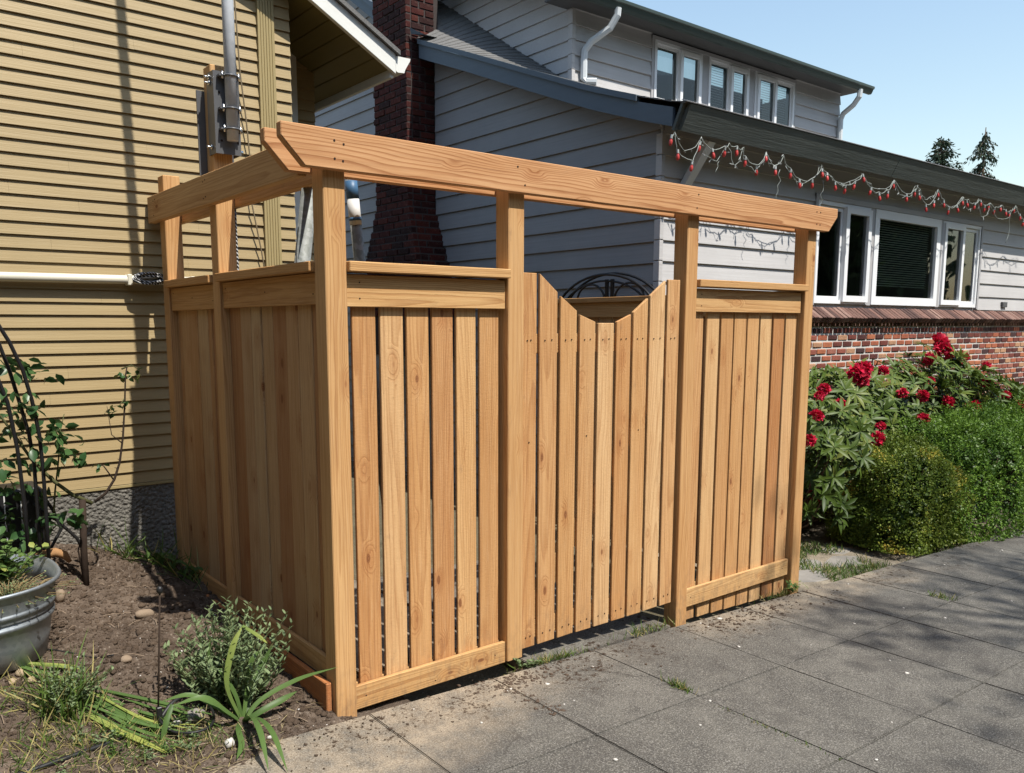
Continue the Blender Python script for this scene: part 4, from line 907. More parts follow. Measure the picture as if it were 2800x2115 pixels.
# tub planter
TX, TY, TZ = -1.185, .955, .215
tubo = empty('tub_planter', (TX, TY, TZ), 'oval galvanised steel tub planted with leafy herbs', 'planter')
prof = [(.30, .27, .0), (.335, .30, .01), (.352, .315, .10), (.360, .321, .165), (.372, .332, .172), (.372, .332, .184), (.362, .323, .190), (.366, .326, .215), (.378, .337, .221), (.378, .337, .233), (.368, .328, .24), (.383, .341, .305), (.398, .355, .310), (.403, .36, .318), (.398, .355, .326), (.386, .344, .322), (.375, .333, .25), (.370, .328, .2)]
ns = 64; vs = []; fs = []
def sup(t, a, b, e=2.5): c, s_ = math.cos(t), math.sin(t); return (a*math.copysign(abs(c)**(2/e), c), b*math.copysign(abs(s_)**(2/e), s_))
for a, b, z in prof:
    for k in range(ns): q = sup(2*math.pi*k/ns, a, b); vs.append((TX + q[0], TY + q[1], TZ + z))
for i in range(len(prof) - 1): fs += [(i*ns + k, i*ns + (k + 1) % ns, (i + 1)*ns + (k + 1) % ns, (i + 1)*ns + k) for k in range(ns)]
fs.append(tuple(range(ns)))
pyd('tub_shell', vs, fs, M['tub'], tubo, smooth=True)
vs = [(TX, TY, TZ + .245)] + [(TX + q[0], TY + q[1], TZ + .235) for q in (sup(2*math.pi*k/ns, .375, .333) for k in range(ns))]
pyd('potting_soil', vs, [(0, 1 + k, 1 + (k + 1) % ns) for k in range(ns)], M['soil'], tubo)
def bunch(name, base, n, h, spread, L, Wd, mat, parent, per=7, up=.35, seed=0, stemmat=None, kind='oval'):
    """leafy stems: leaves in pairs up each stem"""
    rg = np.random.default_rng(seed); Ps, As, Ns, Ls = [], [], [], []; st = []
    for i in range(n):
        a = rg.uniform(0, 6.28); r_ = spread*rg.uniform(.1, 1); b0 = np.array(base) + np.array([math.cos(a), math.sin(a), 0])*r_*.35; hh = h*rg.uniform(.55, 1.0)*(1.1 - .35*r_/spread)
        tip = b0 + np.array([math.cos(a)*r_*.75, math.sin(a)*r_*.75, hh]); st.append(tube_geo([b0, (b0 + tip)/2 + np.array([0, 0, .02]), tip], [.0022, .0018, .001], 5))
        for j in range(per):
            t = .22 + .78*j/(per - 1); p = b0 + (tip - b0)*t; aa = j*1.57 + a
            for s_ in (0, math.pi):
                d = np.array([math.cos(aa + s_), math.sin(aa + s_), up + rg.uniform(-.25, .35)]); Ps.append(p); As.append(d); Ns.append([rg.normal(0, .25), rg.normal(0, .25), 1]); Ls.append(L*rg.uniform(.6, 1.1)*(1.15 - .5*t))
    Ls = np.array(Ls); V, Q, ix = leaves(np.array(Ps), np.array(As), np.array(Ns), Ls, Ls*Wd, kind)
    leaf_obj(name, V, Q, mat, parent, rg.random(len(Ls))[ix], tuple(base))['kind'] = 'stuff'
    if stemmat: multi('stems', st, stemmat, parent)
bunch('herb_leaves', (TX + .20, TY + .10, TZ + .24), 34, .18, .17, .060, .8, M['lily'], tubo, 4, .6, 5, M['cane'])
bunch('creeping_leaves', (TX + .20, TY - .10, TZ + .235), 130, .07, .24, .014, .8, M['sage'], tubo, 6, .4, 6, M['dry'])
# rose: canes, leaves
rb_ = empty('rose_bush', (-.575, 1.5, .28), 'straggly rose bush with a cut brown stem and glossy leaves by the mustard wall', 'shrub')
def rx(px, py): return (-.877 + .00160*px, 1.333 + (1000 - py)*.00177)
def cane(pp, r, mat, y0=1.5, dy=0.):
    pts = [(rx(*p)[0], y0 + dy*i/(len(pp) - 1), rx(*p)[1]) for i, p in enumerate(pp)]; return tube('cane', pts, [r*(1 - .6*i/(len(pts) - 1)) for i in range(len(pts))], mat, rb_, 8)
tube('trunk', [(-.575, 1.5, .18), (-.572, 1.5, .45), (-.563, 1.5, .695)], [.0175, .0155, .0165], M['canedark'], rb_, 10)
cane([(230, 1372), (262, 1352), (290, 1315), (308, 1270), (322, 1200), (333, 1110), (340, 1030), (346, 1005)], .0075, M['canedark'])
cane([(222, 1375), (170, 1345), (120, 1300), (70, 1240), (30, 1170), (0, 1120), (-60, 1050)], .010, M['cane'])
cane([(183, 1570), (175, 1500), (190, 1460), (200, 1420)], .0045, M['canedark']); cane([(125, 1420), (135, 1340), (150, 1260), (160, 1180), (175, 1130)], .005, M['cane'], 1.6)
cane([(330, 1010), (360, 1000), (385, 1015)], .004, M['cane']); cane([(318, 1215), (290, 1190), (282, 1110)], .003, M['canedark']); cane([(290, 1320), (262, 1275), (250, 1270)], .004, M['canedark']); cane([(335, 1090), (318, 1110), (300, 1112)], .003, M['cane'])
for px, py in ((300, 1285), (314, 1235), (325, 1185), (335, 1120), (310, 1262), (329, 1160)):
    x, z = rx(px, py); tube('thorn', [(x, 1.5, z), (x - .014, 1.498, z + .006)], [.003, .0006], M['canedark'], rb_, 5)
CL = [(20, 980), (60, 995), (120, 1010), (15, 1060), (60, 1085), (50, 1120), (80, 1080), (20, 1130), (30, 1180), (90, 1200), (110, 1230), (150, 1240), (180, 1230), (100, 1270), (20, 1290), (50, 1330), (110, 1350), (25, 1380), (150, 1420), (40, 1440), (90, 1410), (180, 1400), (60, 1465), (10, 1240), (10, 1430), (135, 1175), (170, 1180), (300, 1113), (285, 1125), (335, 1095), (340, 1025), (378, 1018), (352, 1030), (325, 1030), (252, 1272), (-30, 1000), (-40, 1100), (-40, 1200), (-35, 1320), (-30, 1430), (125, 1150), (70, 1160)]
base_leaf = []
for pal in range(3):
    Vv, Qq, _ = leaves(np.zeros((1, 3)), np.array([[1., 0, 0]]), np.array([[0, 0, 1.]]), 1., .62, 'oval', .16, .3)
    tri = Qq[:, 2] == Qq[:, 3]; T = [tuple(q[:3]) if t else tuple(q) for q, t in zip(Qq, tri)]
    me = bpy.data.meshes.new('rose_leaf'); me.from_pydata(Vv.tolist(), [], T); at = me.attributes.new('tint', 'FLOAT', 'POINT'); at.data.foreach_set('value', np.full(8, (.15, .5, .95)[pal], np.float32)); me.materials.append(M['rose'])
    for p in me.polygons: p.use_smooth = True
    base_leaf.append(me)
for ci, (px, py) in enumerate(CL):
    x, z = rx(px, py); y = 1.5 + random.uniform(-.12, .16) if px < 220 else 1.5
    small = px > 240
    for j in range(5 if small else 9):
        o = bpy.data.objects.new('leaf', base_leaf[2 if small and random.random() < .5 else random.choice((0, 0, 1))]); COL.objects.link(o); o.parent = rb_
        sp_ = .022 if small else .042; o.location = Vector((x + random.uniform(-sp_, sp_), y + random.uniform(-sp_, sp_), z + random.uniform(-sp_, sp_))) - wpos(rb_)
        o.rotation_euler = (random.uniform(-1.3, .4), random.uniform(-.2, 1.1), random.uniform(-3.1, 3.1)); s_ = random.uniform(.026, .044) if small else random.uniform(.045, .072); o.scale = (s_, s_, s_)
# metal arch trellis, bin and root behind the rose
tr = empty('wire_trellis', (-.82, 1.62, .3), 'black wire trellis hoop curving over the rose at the left edge', 'trellis')
for k, (y, pp) in enumerate(((1.40, [(-60, 800), (-25, 840), (0, 880), (28, 932), (55, 1002), (72, 1080), (84, 1170), (87, 1260), (86, 1400), (84, 1540)]), (1.47, [(-60, 830), (-20, 880), (8, 935), (30, 1010), (48, 1090), (65, 1170), (72, 1250), (72, 1400), (70, 1540)]), (1.38, [(-60, 960), (-15, 1000), (10, 1080), (25, 1200), (32, 1350), (32, 1540)]))):
    tube('hoop', [(-.877 + .00160*a, y, 1.333 + (1000 - b)*.00177) for a, b in pp], .0085, M['black_metal'], tr, 8)
bn = empty('ribbed_bin', (-.83, 1.85, .36), 'black ribbed plastic bin behind the rose leaves', 'bin')
box('bin_body', -1.00, -.69, 1.74, 1.96, .30, .735, M['black_plastic'], bn, .012)
for x in (-.98, -.93, -.86, -.79, -.725): box('rib', x - .003, x + .003, 1.734, 1.7395, .36, .72, M['paper'], bn, .001)
tag(tube('split_root', [(-.80, 1.62, .40), (-.74, 1.60, .425), (-.68, 1.60, .43), (-.64, 1.60, .41), (-.62, 1.58, .375)], [.012, .02, .022, .02, .010], M['root'], None, 10), 'curved orange split root lying behind the tub', 'root')
# black hoses at the bin and drip line
for k, pts in enumerate(([(-.72, 1.70, .74), (-.66, 1.69, .62), (-.63, 1.69, .52), (-.68, 1.68, .44), (-.76, 1.68, .43), (-.80, 1.69, .50)], [(-.74, 1.72, .66), (-.64, 1.70, .56), (-.56, 1.70, .46), (-.53, 1.70, .38)])):
    tag(tube('garden_hose', [Vector(p) for p in pts], .008, M['rubber'], None, 8), ['black hose hanging in a loop in front of the ribbed bin', 'black hose running down from the bin to the soil'][k], 'hose')
def ground_path(pp, lift): return [(x, y, sh(x, y) + lift) for x, y in pp]
def smooth_path(pp, n=6):
    out = []
    P = [Vector(p) for p in pp]; P = [P[0]*2 - P[1]] + P + [P[-1]*2 - P[-2]]
    for i in range(1, len(P) - 2):
        for t in np.linspace(0, 1, n, endpoint=False): out.append(.5*((2*P[i]) + (-P[i - 1] + P[i + 1])*t + (2*P[i - 1] - 5*P[i] + 4*P[i + 1] - P[i + 2])*t*t + (-P[i - 1] + 3*P[i] - 3*P[i + 1] + P[i + 2])*t**3))
    return out + [P[-2]]
tag(tube('drip_hose', smooth_path(ground_path([(-1.25, .02), (-1.02, .06), (-.86, .10), (-.74, .14), (-.63, .20)], .010) + [(-.56, .235, sh(-.56, .235) + .035), (-.46, .29, sh(-.46, .29) + .06)]), .0085, M['rubber'], None, 10), 'thick black drip hose crossing the weeds at the bottom left', 'hose')
dl = empty('drip_stake', (-.617, .2, .1), 'thin brown drip stake with a black emitter standing in the soil', 'drip stake')
tube('stake_rod', [(-.625, .20, sh(-.625, .2) - .03), (-.590, .20, .575)], .0034, M['canedark'], dl, 8)
tube('emitter', [(-.590, .20, .57), (-.590, .20, .578), (-.590, .20, .590), (-.590, .20, .596)], [.007, .012, .011, .006], M['black_plastic'], dl, 10)
box('clip', -.627, -.607, .188, .206, sh(-.62, .2) + .015, sh(-.62, .2) + .075, M['black_plastic'], dl, .003)
tag(tube('drip_loop', smooth_path(ground_path([(-.615, .195), (-.625, .15), (-.605, .08), (-.55, .03), (-.485, .045), (-.445, .12), (-.44, .20), (-.455, .27)], .035)), .0050, M['rubber'], None, 8), 'thin black drip tube lying in a round loop', 'hose')
tag(tube('thin_tube', smooth_path(ground_path([(-.98, .95), (-.88, .86), (-.80, .78), (-.72, .71), (-.66, .64)], .006)), .003, M['rubber'], None, 6), 'thin black tube lying over the soil in front of the tub', 'hose')
# leafy sage-like plant against the side fence
sg = empty('leafy_plant', (-.33, .24, .03), 'bushy grey green herb beside the side fence', 'plant')
bunch('leaves', (-.335, .25, sh(-.335, .25) - .02), 95, .43, .24, .050, .36, M['sage'], sg, 10, .95, 8, M['cane'])
bunch('leaves', (-.22, .30, sh(-.22, .30) - .02), 20, .27, .13, .050, .36, M['sage'], sg, 8, .9, 9, M['cane'])
# strap-leaved lily in front
ly = empty('strap_leaf_plant', (-.345, .10, .03), 'clump of long arching green strap leaves beside the corner post', 'plant')
def strap(pts, w, tint, parent, name='leaf', mat=M['lily']):
    P = smooth_path(pts, 5); n = len(P); V = []; Q = []
    for i, p in enumerate(P):
        t = (P[min(i + 1, n - 1)] - P[max(i - 1, 0)]).normalized(); s_ = t.cross(Vector((.25, -.55, .8))).normalized(); u_ = i/(n - 1); ww = w*(.75 + .5*u_ if u_ < .5 else 1.0)*(1 if u_ < .6 else max(.06, 1 - ((u_ - .6)/.4)**2)); up = s_.cross(t)
        V += [p - s_*ww/2 + up*ww*.16, p, p + s_*ww/2 + up*ww*.16]
    for i in range(n - 1): Q += [(3*i, 3*i + 1, 3*i + 4, 3*i + 3), (3*i + 1, 3*i + 2, 3*i + 5, 3*i + 4)]
    tn = np.repeat(np.clip(tint + np.linspace(-.1, .12, n), 0, 1), 3)
    return np_mesh(name, np.array([list(v) for v in V]), Q, mat, parent, tn, True, tuple(pts[0]) if not parent else tuple(wpos(parent)))
def lp(*pts): return [Vector(p) for p in pts]
B0 = (-.345, .10, .035)
for pts, w, tn in [
    (lp(B0, (-.27, .11, .10), (-.13, .08, .155), (.0, -.012, .205)), .020, .55),
    (lp(B0, (-.40, .10, .20), (-.365, .12, .33), (-.315, .14, .40)), .024, .8), (lp((-.315, .14, .40), (-.27, .12, .36), (-.235, .10, .325)), .020, .85),
    (lp(B0, (-.31, .13, .16), (-.295, .12, .26), (-.245, .105, .31)), .020, .6),
    (lp(B0, (-.42, .06, .12), (-.50, .05, .20), (-.60, .08, .19)), .024, .55), (lp(B0, (-.44, .07, .13), (-.53, .10, .20), (-.62, .14, .19)), .022, .5),
    (lp(B0, (-.35, .0, .10), (-.37, -.13, .10), (-.40, -.27, .03)), .026, .45), (lp(B0, (-.33, .0, .09), (-.33, -.14, .09), (-.345, -.30, .02)), .026, .4),
    (lp(B0, (-.40, -.0, .07), (-.42, -.08, .05), (-.46, -.14, .035)), .024, .4), (lp(B0, (-.28, .16, .13), (-.22, .20, .20), (-.175, .20, .27)), .024, .25),
    (lp(B0, (-.28, .08, .07), (-.20, .08, .09), (-.12, .10, .10)), .026, .3), (lp(B0, (-.36, .12, .14), (-.40, .16, .24), (-.395, .17, .22)), .022, .35),
    (lp((-.60, .09, .19), (-.635, .06, .14), (-.66, .04, .07)), .020, .3), (lp(B0, (-.38, .18, .13), (-.42, .22, .25), (-.41, .22, .36)), .016, .3)]:
    strap(pts, w, tn, ly)
# cut strap leaves lying on the ground
cb_ = empty('cut_leaf_bundle', (-.66, .2, .12), 'bundle of cut green and yellow strap leaves lying beside the drip loop', 'leaves')
for k in range(15):
    o_ = (k - 7)*.011 + random.uniform(-.01, .01); e_ = random.uniform(-.05, .05); pp = [(-.80 + o_*.6 + random.uniform(-.03, .03), .38 + o_ + random.uniform(-.03, .03)), (-.67 + o_ + e_*.3, .20 + o_*.9), (-.54 + o_*1.3 + e_, .03 + o_*.8 + random.uniform(-.04, .05))]
    strap([Vector((x, y, sh(x, y) + .016 + .003*(k % 5))) for x, y in pp], random.uniform(.010, .016), random.choice((.35, .45, .55, .5, .95, .4)), cb_)
# pulled bulbs
bp = empty('pulled_bulbs', (-.98, .72, .2), 'pulled pale bulbs with yellowing stems lying before the tub', 'bulbs')
for x, y, s_ in ((-1.00, .74, .026), (-.985, .68, .024), (-1.02, .63, .02), (-.96, .61, .018)):
    o = bpy.data.objects.new('bulb', blob_mesh('bulb', M['bulbroot'], 2, .12, int(s_*1e3))); COL.objects.link(o); o.parent = bp; o.location = Vector((x, y, sh(x, y) + s_*.5)) - wpos(bp); o.scale = (s_*.75, s_*.95, s_*.62); o.rotation_euler = (.2, .3, random.uniform(-.8, .2))
for k, pp in enumerate([((-.985, .70), (-.90, .58), (-.82, .50)), ((-.98, .68), (-.90, .54), (-.83, .46)), ((-.99, .74), (-.90, .68), (-.80, .62)), ((-.98, .73), (-.88, .66), (-.78, .58)), ((-.98, .72), (-.91, .62), (-.85, .52))]):
    strap([Vector((x, y, sh(x, y) + .022)) for x, y in pp], .014, (.75, .5, .9, .8, .55)[k], bp, 'stem')
# grass and weeds
def grass(name, pts, h, mat, label=None, parent=None, w=.0035, lean=.5, kind='stuff', cat=None, dry=.15):
    pts = np.asarray(pts); n = len(pts); A = np.concatenate([RNG.normal(0, lean, (n, 2)), np.ones((n, 1))], 1); Nn = RNG.normal(0, 1, (n, 3)); Nn[:, 2] *= .3
    L = h*RNG.uniform(.4, 1.15, n); V, Q, ix = leaves(pts, A, Nn, L, w*RNG.uniform(.7, 1.4, n), 'blade', .35, .0)
    tn = RNG.random(n)*.72; tn[RNG.random(n) < dry] = 1.
    return tag(np_mesh(name, V, Q, mat, parent, tn[ix], False, tuple(pts.mean(0))), label, cat, None, kind)
def cloud(n, cx, cy, sx, sy, f=sh): x = RNG.normal(cx, sx, n); y = RNG.normal(cy, sy, n); return np.stack([x, y, soil_h(x, y) if f is sh else gz(x) + f], -1)
we = empty('weed_clump', (-.93, .36, .12), 'tall weed clump with small leaves in front of the tub', 'weeds')
grass('blades', cloud(170, -.90, .36, .05, .06), .20, M['grass'], None, we, .005, .45, 'stuff')
bunch('leaves', (-.90, .36, sh(-.90, .36)), 30, .17, .16, .024, .6, M['sage'], we, 8, .5, 15, M['cane']); bunch('leaves', (-.84, .40, sh(-.84, .4)), 8, .2, .1, .04, .35, M['sage'], we, 6, .9, 16, M['cane'])
grass('weed_grass', np.concatenate([cloud(500, -.93, .16, .13, .10), cloud(350, -.62, .02, .16, .09), cloud(120, -1.05, .5, .06, .08)]), .075, M['grass'], 'thin weedy grass over the bottom left of the bed', None, .003, .9, 'stuff', None, .4)
bunch_p = empty('ground_weeds', (-.75, .1, .08), 'low round leaved weeds between the hose and the cut leaves', 'weeds')
for k in range(12):
    x, y = random.uniform(-1.0, -.45), random.uniform(-.08, .22); bunch('leaves', (x, y, sh(x, y)), 7, .045, .05, .017, .8, M['lily'] if k % 3 == 0 else M['sage'], bunch_p, 3, .4, 40 + k)
x_, y_ = RNG.normal(-.62, .22, 420), RNG.normal(.02, .13, 420); P_ = np.stack([x_, y_, soil_h(x_, y_) + .006], -1); A = np.concatenate([RNG.normal(0, 1, (420, 2)), RNG.normal(0, .12, (420, 1))], 1)
V, Q, ix = leaves(P_, A, np.tile([0, 0, 1.], (420, 1)) + RNG.normal(0, .2, (420, 3)), RNG.uniform(.03, .10, 420), .0022, 'blade', .05, 0); tag(np_mesh('straw', V, Q, M['dry'], None, RNG.random(420)[ix], False, (-.62, .02, .05)), 'dry straw and dead grass strewn over the soil edge', None, None, 'stuff')
P_ = soil_pts(150, -1.2, .05, -.3, 1.7, .006); tw = []
for p in P_:
    a = random.uniform(0, 6.28); l = random.uniform(.02, .085); d = Vector((math.cos(a), math.sin(a), 0)); q = Vector(p); e = q + d*l; e.z = sh(e.x, e.y) + .008; mdl = (q + e)/2 + Vector((random.uniform(-.006, .006), random.uniform(-.006, .006), .006)); tw.append(tube_geo([q, mdl, e], [.0016, .0014, .0008], 4))
tag(multi('twigs', tw, M['stone']), 'short brown twigs scattered on the soil', None, None, 'stuff')
grass('wall_grass', np.concatenate([cloud(45, -.30, 1.95, .05, .03), cloud(60, -.14, 1.85, .06, .05), cloud(40, -.03, 1.62, .04, .07)]), .20, M['grass'], 'long loose grass against the rough foundation', None, .006, .9)
wp = empty('wall_plant', (-.1, 1.75, .22), 'broad green leaves sprouting between foundation and side fence', 'plant')
for q in range(9):
    x, y = -.17 + .017*q + random.uniform(-.02, .02), 1.92 - .035*q; a = random.uniform(-2.6, -.2); z = sh(x, y)
    strap([Vector((x, y, z)), Vector((x + .05*math.cos(a), y + .05*math.sin(a), z + .055)), Vector((x + .11*math.cos(a), y + .11*math.sin(a), z + .03))], .024, random.uniform(.1, .5), wp)
# joint grass on the pavement
tuft = [(cloud(120, 1.353, -.60, .008, .035, 0.), .045, 'small green grass tuft in the pavement joint below the gate'), (cloud(90, 3.83, -.63, .02, .05, 0.), .05, 'grass tuft in the far pavement joint towards the hedge'), (cloud(230, 1.08, -.035, .11, .012, -.005), .05, 'strip of grass at the threshold under the gate'), (cloud(150, 1.80, -.02, .10, .02, -.005), .055, 'grass growing by the foot of the middle right post'), (cloud(90, 3.02, -.035, .12, .015, -.01), .06, 'weeds at the foot of the right fence panel'), (cloud(70, 1.34, -1.05, .008, .14, 0.), .018, 'yellowing moss grass in the near pavement joint')]
for P_, h_, lb in tuft: grass('grass_tuft', P_, h_, M['grass'], lb, None, .003, .7, 'stuff', None, .25)
wd = empty('dandelion_weed', (.945, -.05, -.04), 'pale leafy weed at the foot of the second post', 'weeds'); bunch('leaves', (.945, -.05, -.042), 8, .055, .06, .03, .75, M['sage'], wd, 3, .5, 61)
wd = empty('sprouting_weed', (3.13, -.03, -.13), 'green sprouting weed at the foot of the right fence post', 'weeds'); bunch('leaves', (3.13, -.03, -.13), 9, .07, .08, .04, .6, M['lily'], wd, 3, .5, 62)
xs = np.linspace(3.26, 9.8, 90); ys = np.linspace(-.05, 1.5, 40); gx, gy = np.meshgrid(xs, ys); V = np.stack([gx, gy, gz(gx) - .058 + fbm(gx*7, gy*7, 2., 4)*.03], -1).reshape(-1, 3); nx = len(xs); ii = np.arange(len(ys) - 1)[:, None]*nx + np.arange(nx - 1)[None]
tag(np_mesh('verge', V, np.stack([ii, ii + 1, ii + nx + 1, ii + nx], -1).reshape(-1, 4), M['sandy'], smooth=True), 'sandy verge between pavement and grey house', None, None, 'structure')
# verge grass right of the fence
n = 9000; x_ = RNG.uniform(3.45, 6.6, n); y_ = RNG.uniform(-.12, .75, n); dens = fbm(x_*3.3, y_*3.3, 9.) + .10 - np.abs(y_ - .02 - (x_ - 3.6)*-.02)*.25; k_ = (dens > -.035) & ((x_ > 3.75) | (y_ > .25)); P_ = np.stack([x_, y_, gz(x_) - .060], -1)[k_]
grass('verge_grass', P_, .075, M['grass'], 'patchy grass verge in front of the hedge', None, .005, .6, 'stuff', None, .12)

# ================================================================== SHRUBS BEFORE THE GREY HOUSE
def boxwood(name, cx, cy, z0, rx_, ry, h, n, mat, label, seed, size=.021, yellow=None):
    rg = np.random.default_rng(seed); t = empty(name, (cx, cy, z0), label, 'shrub', 'clipped boxwood shrubs before the brick')
    d = unit(rg.normal(0, 1, (n, 3))); d[:, 2] = np.abs(d[:, 2])*1.0 - .15*(rg.random(n) < .3); e = 3.6
    nrm = (np.abs(d)**e).sum(1)**(-1/e); p = d*nrm[:, None]
    bumpy = 1 + .62*fbm(p[:, 0]*rx_*4.2 + seed, p[:, 1]*ry*4.2, p[:, 2]*h*4.2, 3) + .16*fbm(p[:, 0]*rx_*13 + seed, p[:, 1]*ry*13, p[:, 2]*h*13, 2)
    depth = 1 - np.abs(rg.normal(0, .06, n)); P = np.stack([p[:, 0]*rx_, p[:, 1]*ry, p[:, 2]*h], -1)*(bumpy*depth)[:, None] + np.array([cx, cy, z0 + .0])
    P[:, 2] = np.maximum(P[:, 2], z0 + .03)
    gap = fbm(P[:, 0]*9, P[:, 1]*9, P[:, 2]*9 + seed, 2); sho = rg.random(n) < .05; P[sho] += d[sho]*rg.uniform(.0, .055, (sho.sum(), 1)); kp = (gap > -.085) | (rg.random(n) < .25); P, d = P[kp], d[kp]; n = len(P)
    A = d + rg.normal(0, .8, (n, 3)); Nn = d + rg.normal(0, .7, (n, 3)) + np.array([0, 0, .5]); L = size*rg.uniform(.6, 1.25, n)
    V, Q, ix = leaves(P, A, Nn, L, L*.62, 'diamond', .05, .2)
    tn = np.clip(.35 + .9*fbm(P[:, 0]*4, P[:, 1]*4, P[:, 2]*4 + seed, 3) + rg.normal(0, .16, n), 0, .8)
    if yellow is not None:
        y_ = np.clip(fbm(P[:, 0]*5, P[:, 1]*5, P[:, 2]*5 + 3.3, 3)*5 - .35, 0, 1)*yellow; tn = np.clip(tn + y_, 0, 1)
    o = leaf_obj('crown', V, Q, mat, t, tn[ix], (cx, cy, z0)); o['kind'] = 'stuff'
    # woody inside
    st = []
    for i in range(26):
        a = rg.uniform(0, 6.28); st.append(tube_geo([(cx + .1*math.cos(a)*rx_, cy + .1*math.sin(a)*ry, z0 - .05), (cx + .5*rx_*math.cos(a), cy + .5*ry*math.sin(a), z0 + .4*h), (cx + .8*rx_*math.cos(a), cy + .8*ry*math.sin(a), z0 + h*rg.uniform(.4, .85))], [.014, .009, .004], 5))
    multi('branches', st, M['bark'], t)
    m_ = 5000; d2 = unit(rg.normal(0, 1, (m_, 3))); d2[:, 2] = np.abs(d2[:, 2]); p2_ = d2*((np.abs(d2)**e).sum(1)**(-1/e))[:, None]*rg.uniform(.55, .88, m_)[:, None]
    P = np.stack([p2_[:, 0]*rx_, p2_[:, 1]*ry, p2_[:, 2]*h], -1) + np.array([cx, cy, z0 + .02]); V, Q, ix = leaves(P, rg.normal(0, 1, (m_, 3)), d2 + rg.normal(0, .4, (m_, 3)), .05, .04, 'diamond', 0, 0)
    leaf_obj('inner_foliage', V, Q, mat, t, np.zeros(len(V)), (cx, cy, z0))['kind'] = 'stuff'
boxwood('boxwood_shrub', 5.33, .36, -.22, .58, .40, .80, 44000, M['box_y'], 'yellowing boxwood shrub, the nearest to the fence', 21, .020, .9)
boxwood('boxwood_shrub', 7.0, .42, -.26, 1.55, .58, .95, 86000, M['box_g'], 'big bright green boxwood shrub filling the right of the hedge', 22, .022)
boxwood('boxwood_shrub', 8.9, .62, -.32, .9, .55, 1.05, 20000, M['box_g'], 'green boxwood shrub at the right edge beyond the big one', 23, .024)
rh = empty('rhododendron', (6.0, 1.0, -.25), 'tall rhododendron with long dark leaves and crimson flowers before the brick base', 'shrub')
def rh_top(x): return np.interp(x, [4.2, 4.5, 4.9, 5.6, 6.2, 6.9, 7.5, 8.2, 9.0, 9.6], [.62, .88, .98, 1.08, 1.00, 1.18, 1.27, 1.02, .90, .7])
n = 1150; x_ = RNG.uniform(4.28, 9.5, n); y_ = np.where(x_ < 5.0, RNG.uniform(.42, 1.45, n), RNG.uniform(.72, 1.50, n)); tz = rh_top(x_) - .9*np.clip((1.0 - y_), 0, 1)**2*.8
u_ = RNG.random(n)**.55; zz = -.1 + (tz + .1)*u_ + RNG.normal(0, .04, n)
keep = ~((zz < .45) & (x_ > 5.2)); x_, y_, zz, u_ = x_[keep], y_[keep], zz[keep], u_[keep]; C_ = np.stack([x_, y_, zz], -1); n = len(C_)
ctr = np.array([6.3, 1.35, .1]); out = unit((C_ - ctr)*np.array([.45, 1.4, 1.0]) + np.array([-.25, -.55, .65])*(1 + 0*x_[:, None]) + RNG.normal(0, .25, (n, 3)))
Ps, As, Ns, Ls, Tn = [], [], [], [], []
for i in range(n):
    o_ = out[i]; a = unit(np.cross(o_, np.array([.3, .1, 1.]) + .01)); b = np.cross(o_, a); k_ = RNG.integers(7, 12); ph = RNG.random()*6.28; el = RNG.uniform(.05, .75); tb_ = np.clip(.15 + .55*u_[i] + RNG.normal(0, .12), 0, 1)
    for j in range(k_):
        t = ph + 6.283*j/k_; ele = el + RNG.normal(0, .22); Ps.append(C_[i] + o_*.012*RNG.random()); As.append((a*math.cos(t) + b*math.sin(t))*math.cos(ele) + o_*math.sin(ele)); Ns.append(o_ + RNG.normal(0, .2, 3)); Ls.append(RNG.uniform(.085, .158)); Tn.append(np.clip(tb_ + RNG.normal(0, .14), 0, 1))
Ps, As, Ns, Ls, Tn = map(np.array, (Ps, As, Ns, Ls, Tn))
camp = np.array([-1.43, -2.82, 1.53]); score = np.linalg.norm(Ps - camp, axis=1) - 1.2*Ls/.15 + .8*(Ps[:, 1] > .9) - .3*(Ps[:, 2] > .3); front = np.argsort(score)[:300]; msk = np.ones(len(Ps), bool); msk[front] = False
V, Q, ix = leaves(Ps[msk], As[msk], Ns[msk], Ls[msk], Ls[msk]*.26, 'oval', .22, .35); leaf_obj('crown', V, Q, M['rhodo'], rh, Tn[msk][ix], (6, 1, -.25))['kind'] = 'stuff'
for i in front:
    V, Q, ix = leaves(Ps[i:i + 1], As[i:i + 1], Ns[i:i + 1], Ls[i:i + 1], Ls[i:i + 1]*.26, 'oval', .22, .35); leaf_obj('leaf', V, Q, M['rhodo'], rh, np.full(8, Tn[i]), tuple(Ps[i])).location = Vector(Ps[i]) - wpos(rh)
st = []
for i in range(0, n, 3):
    c = C_[i]; g = np.array([np.clip(c[0]*.75 + 1.5, 4.6, 8.6), 1.1, -.25]); st.append(tube_geo([g, g*.4 + c*.6 + np.array([0, 0, -.12]), c - out[i]*.02], [.012, .007, .004], 5))
multi('branches', st, M['bark'], rh)
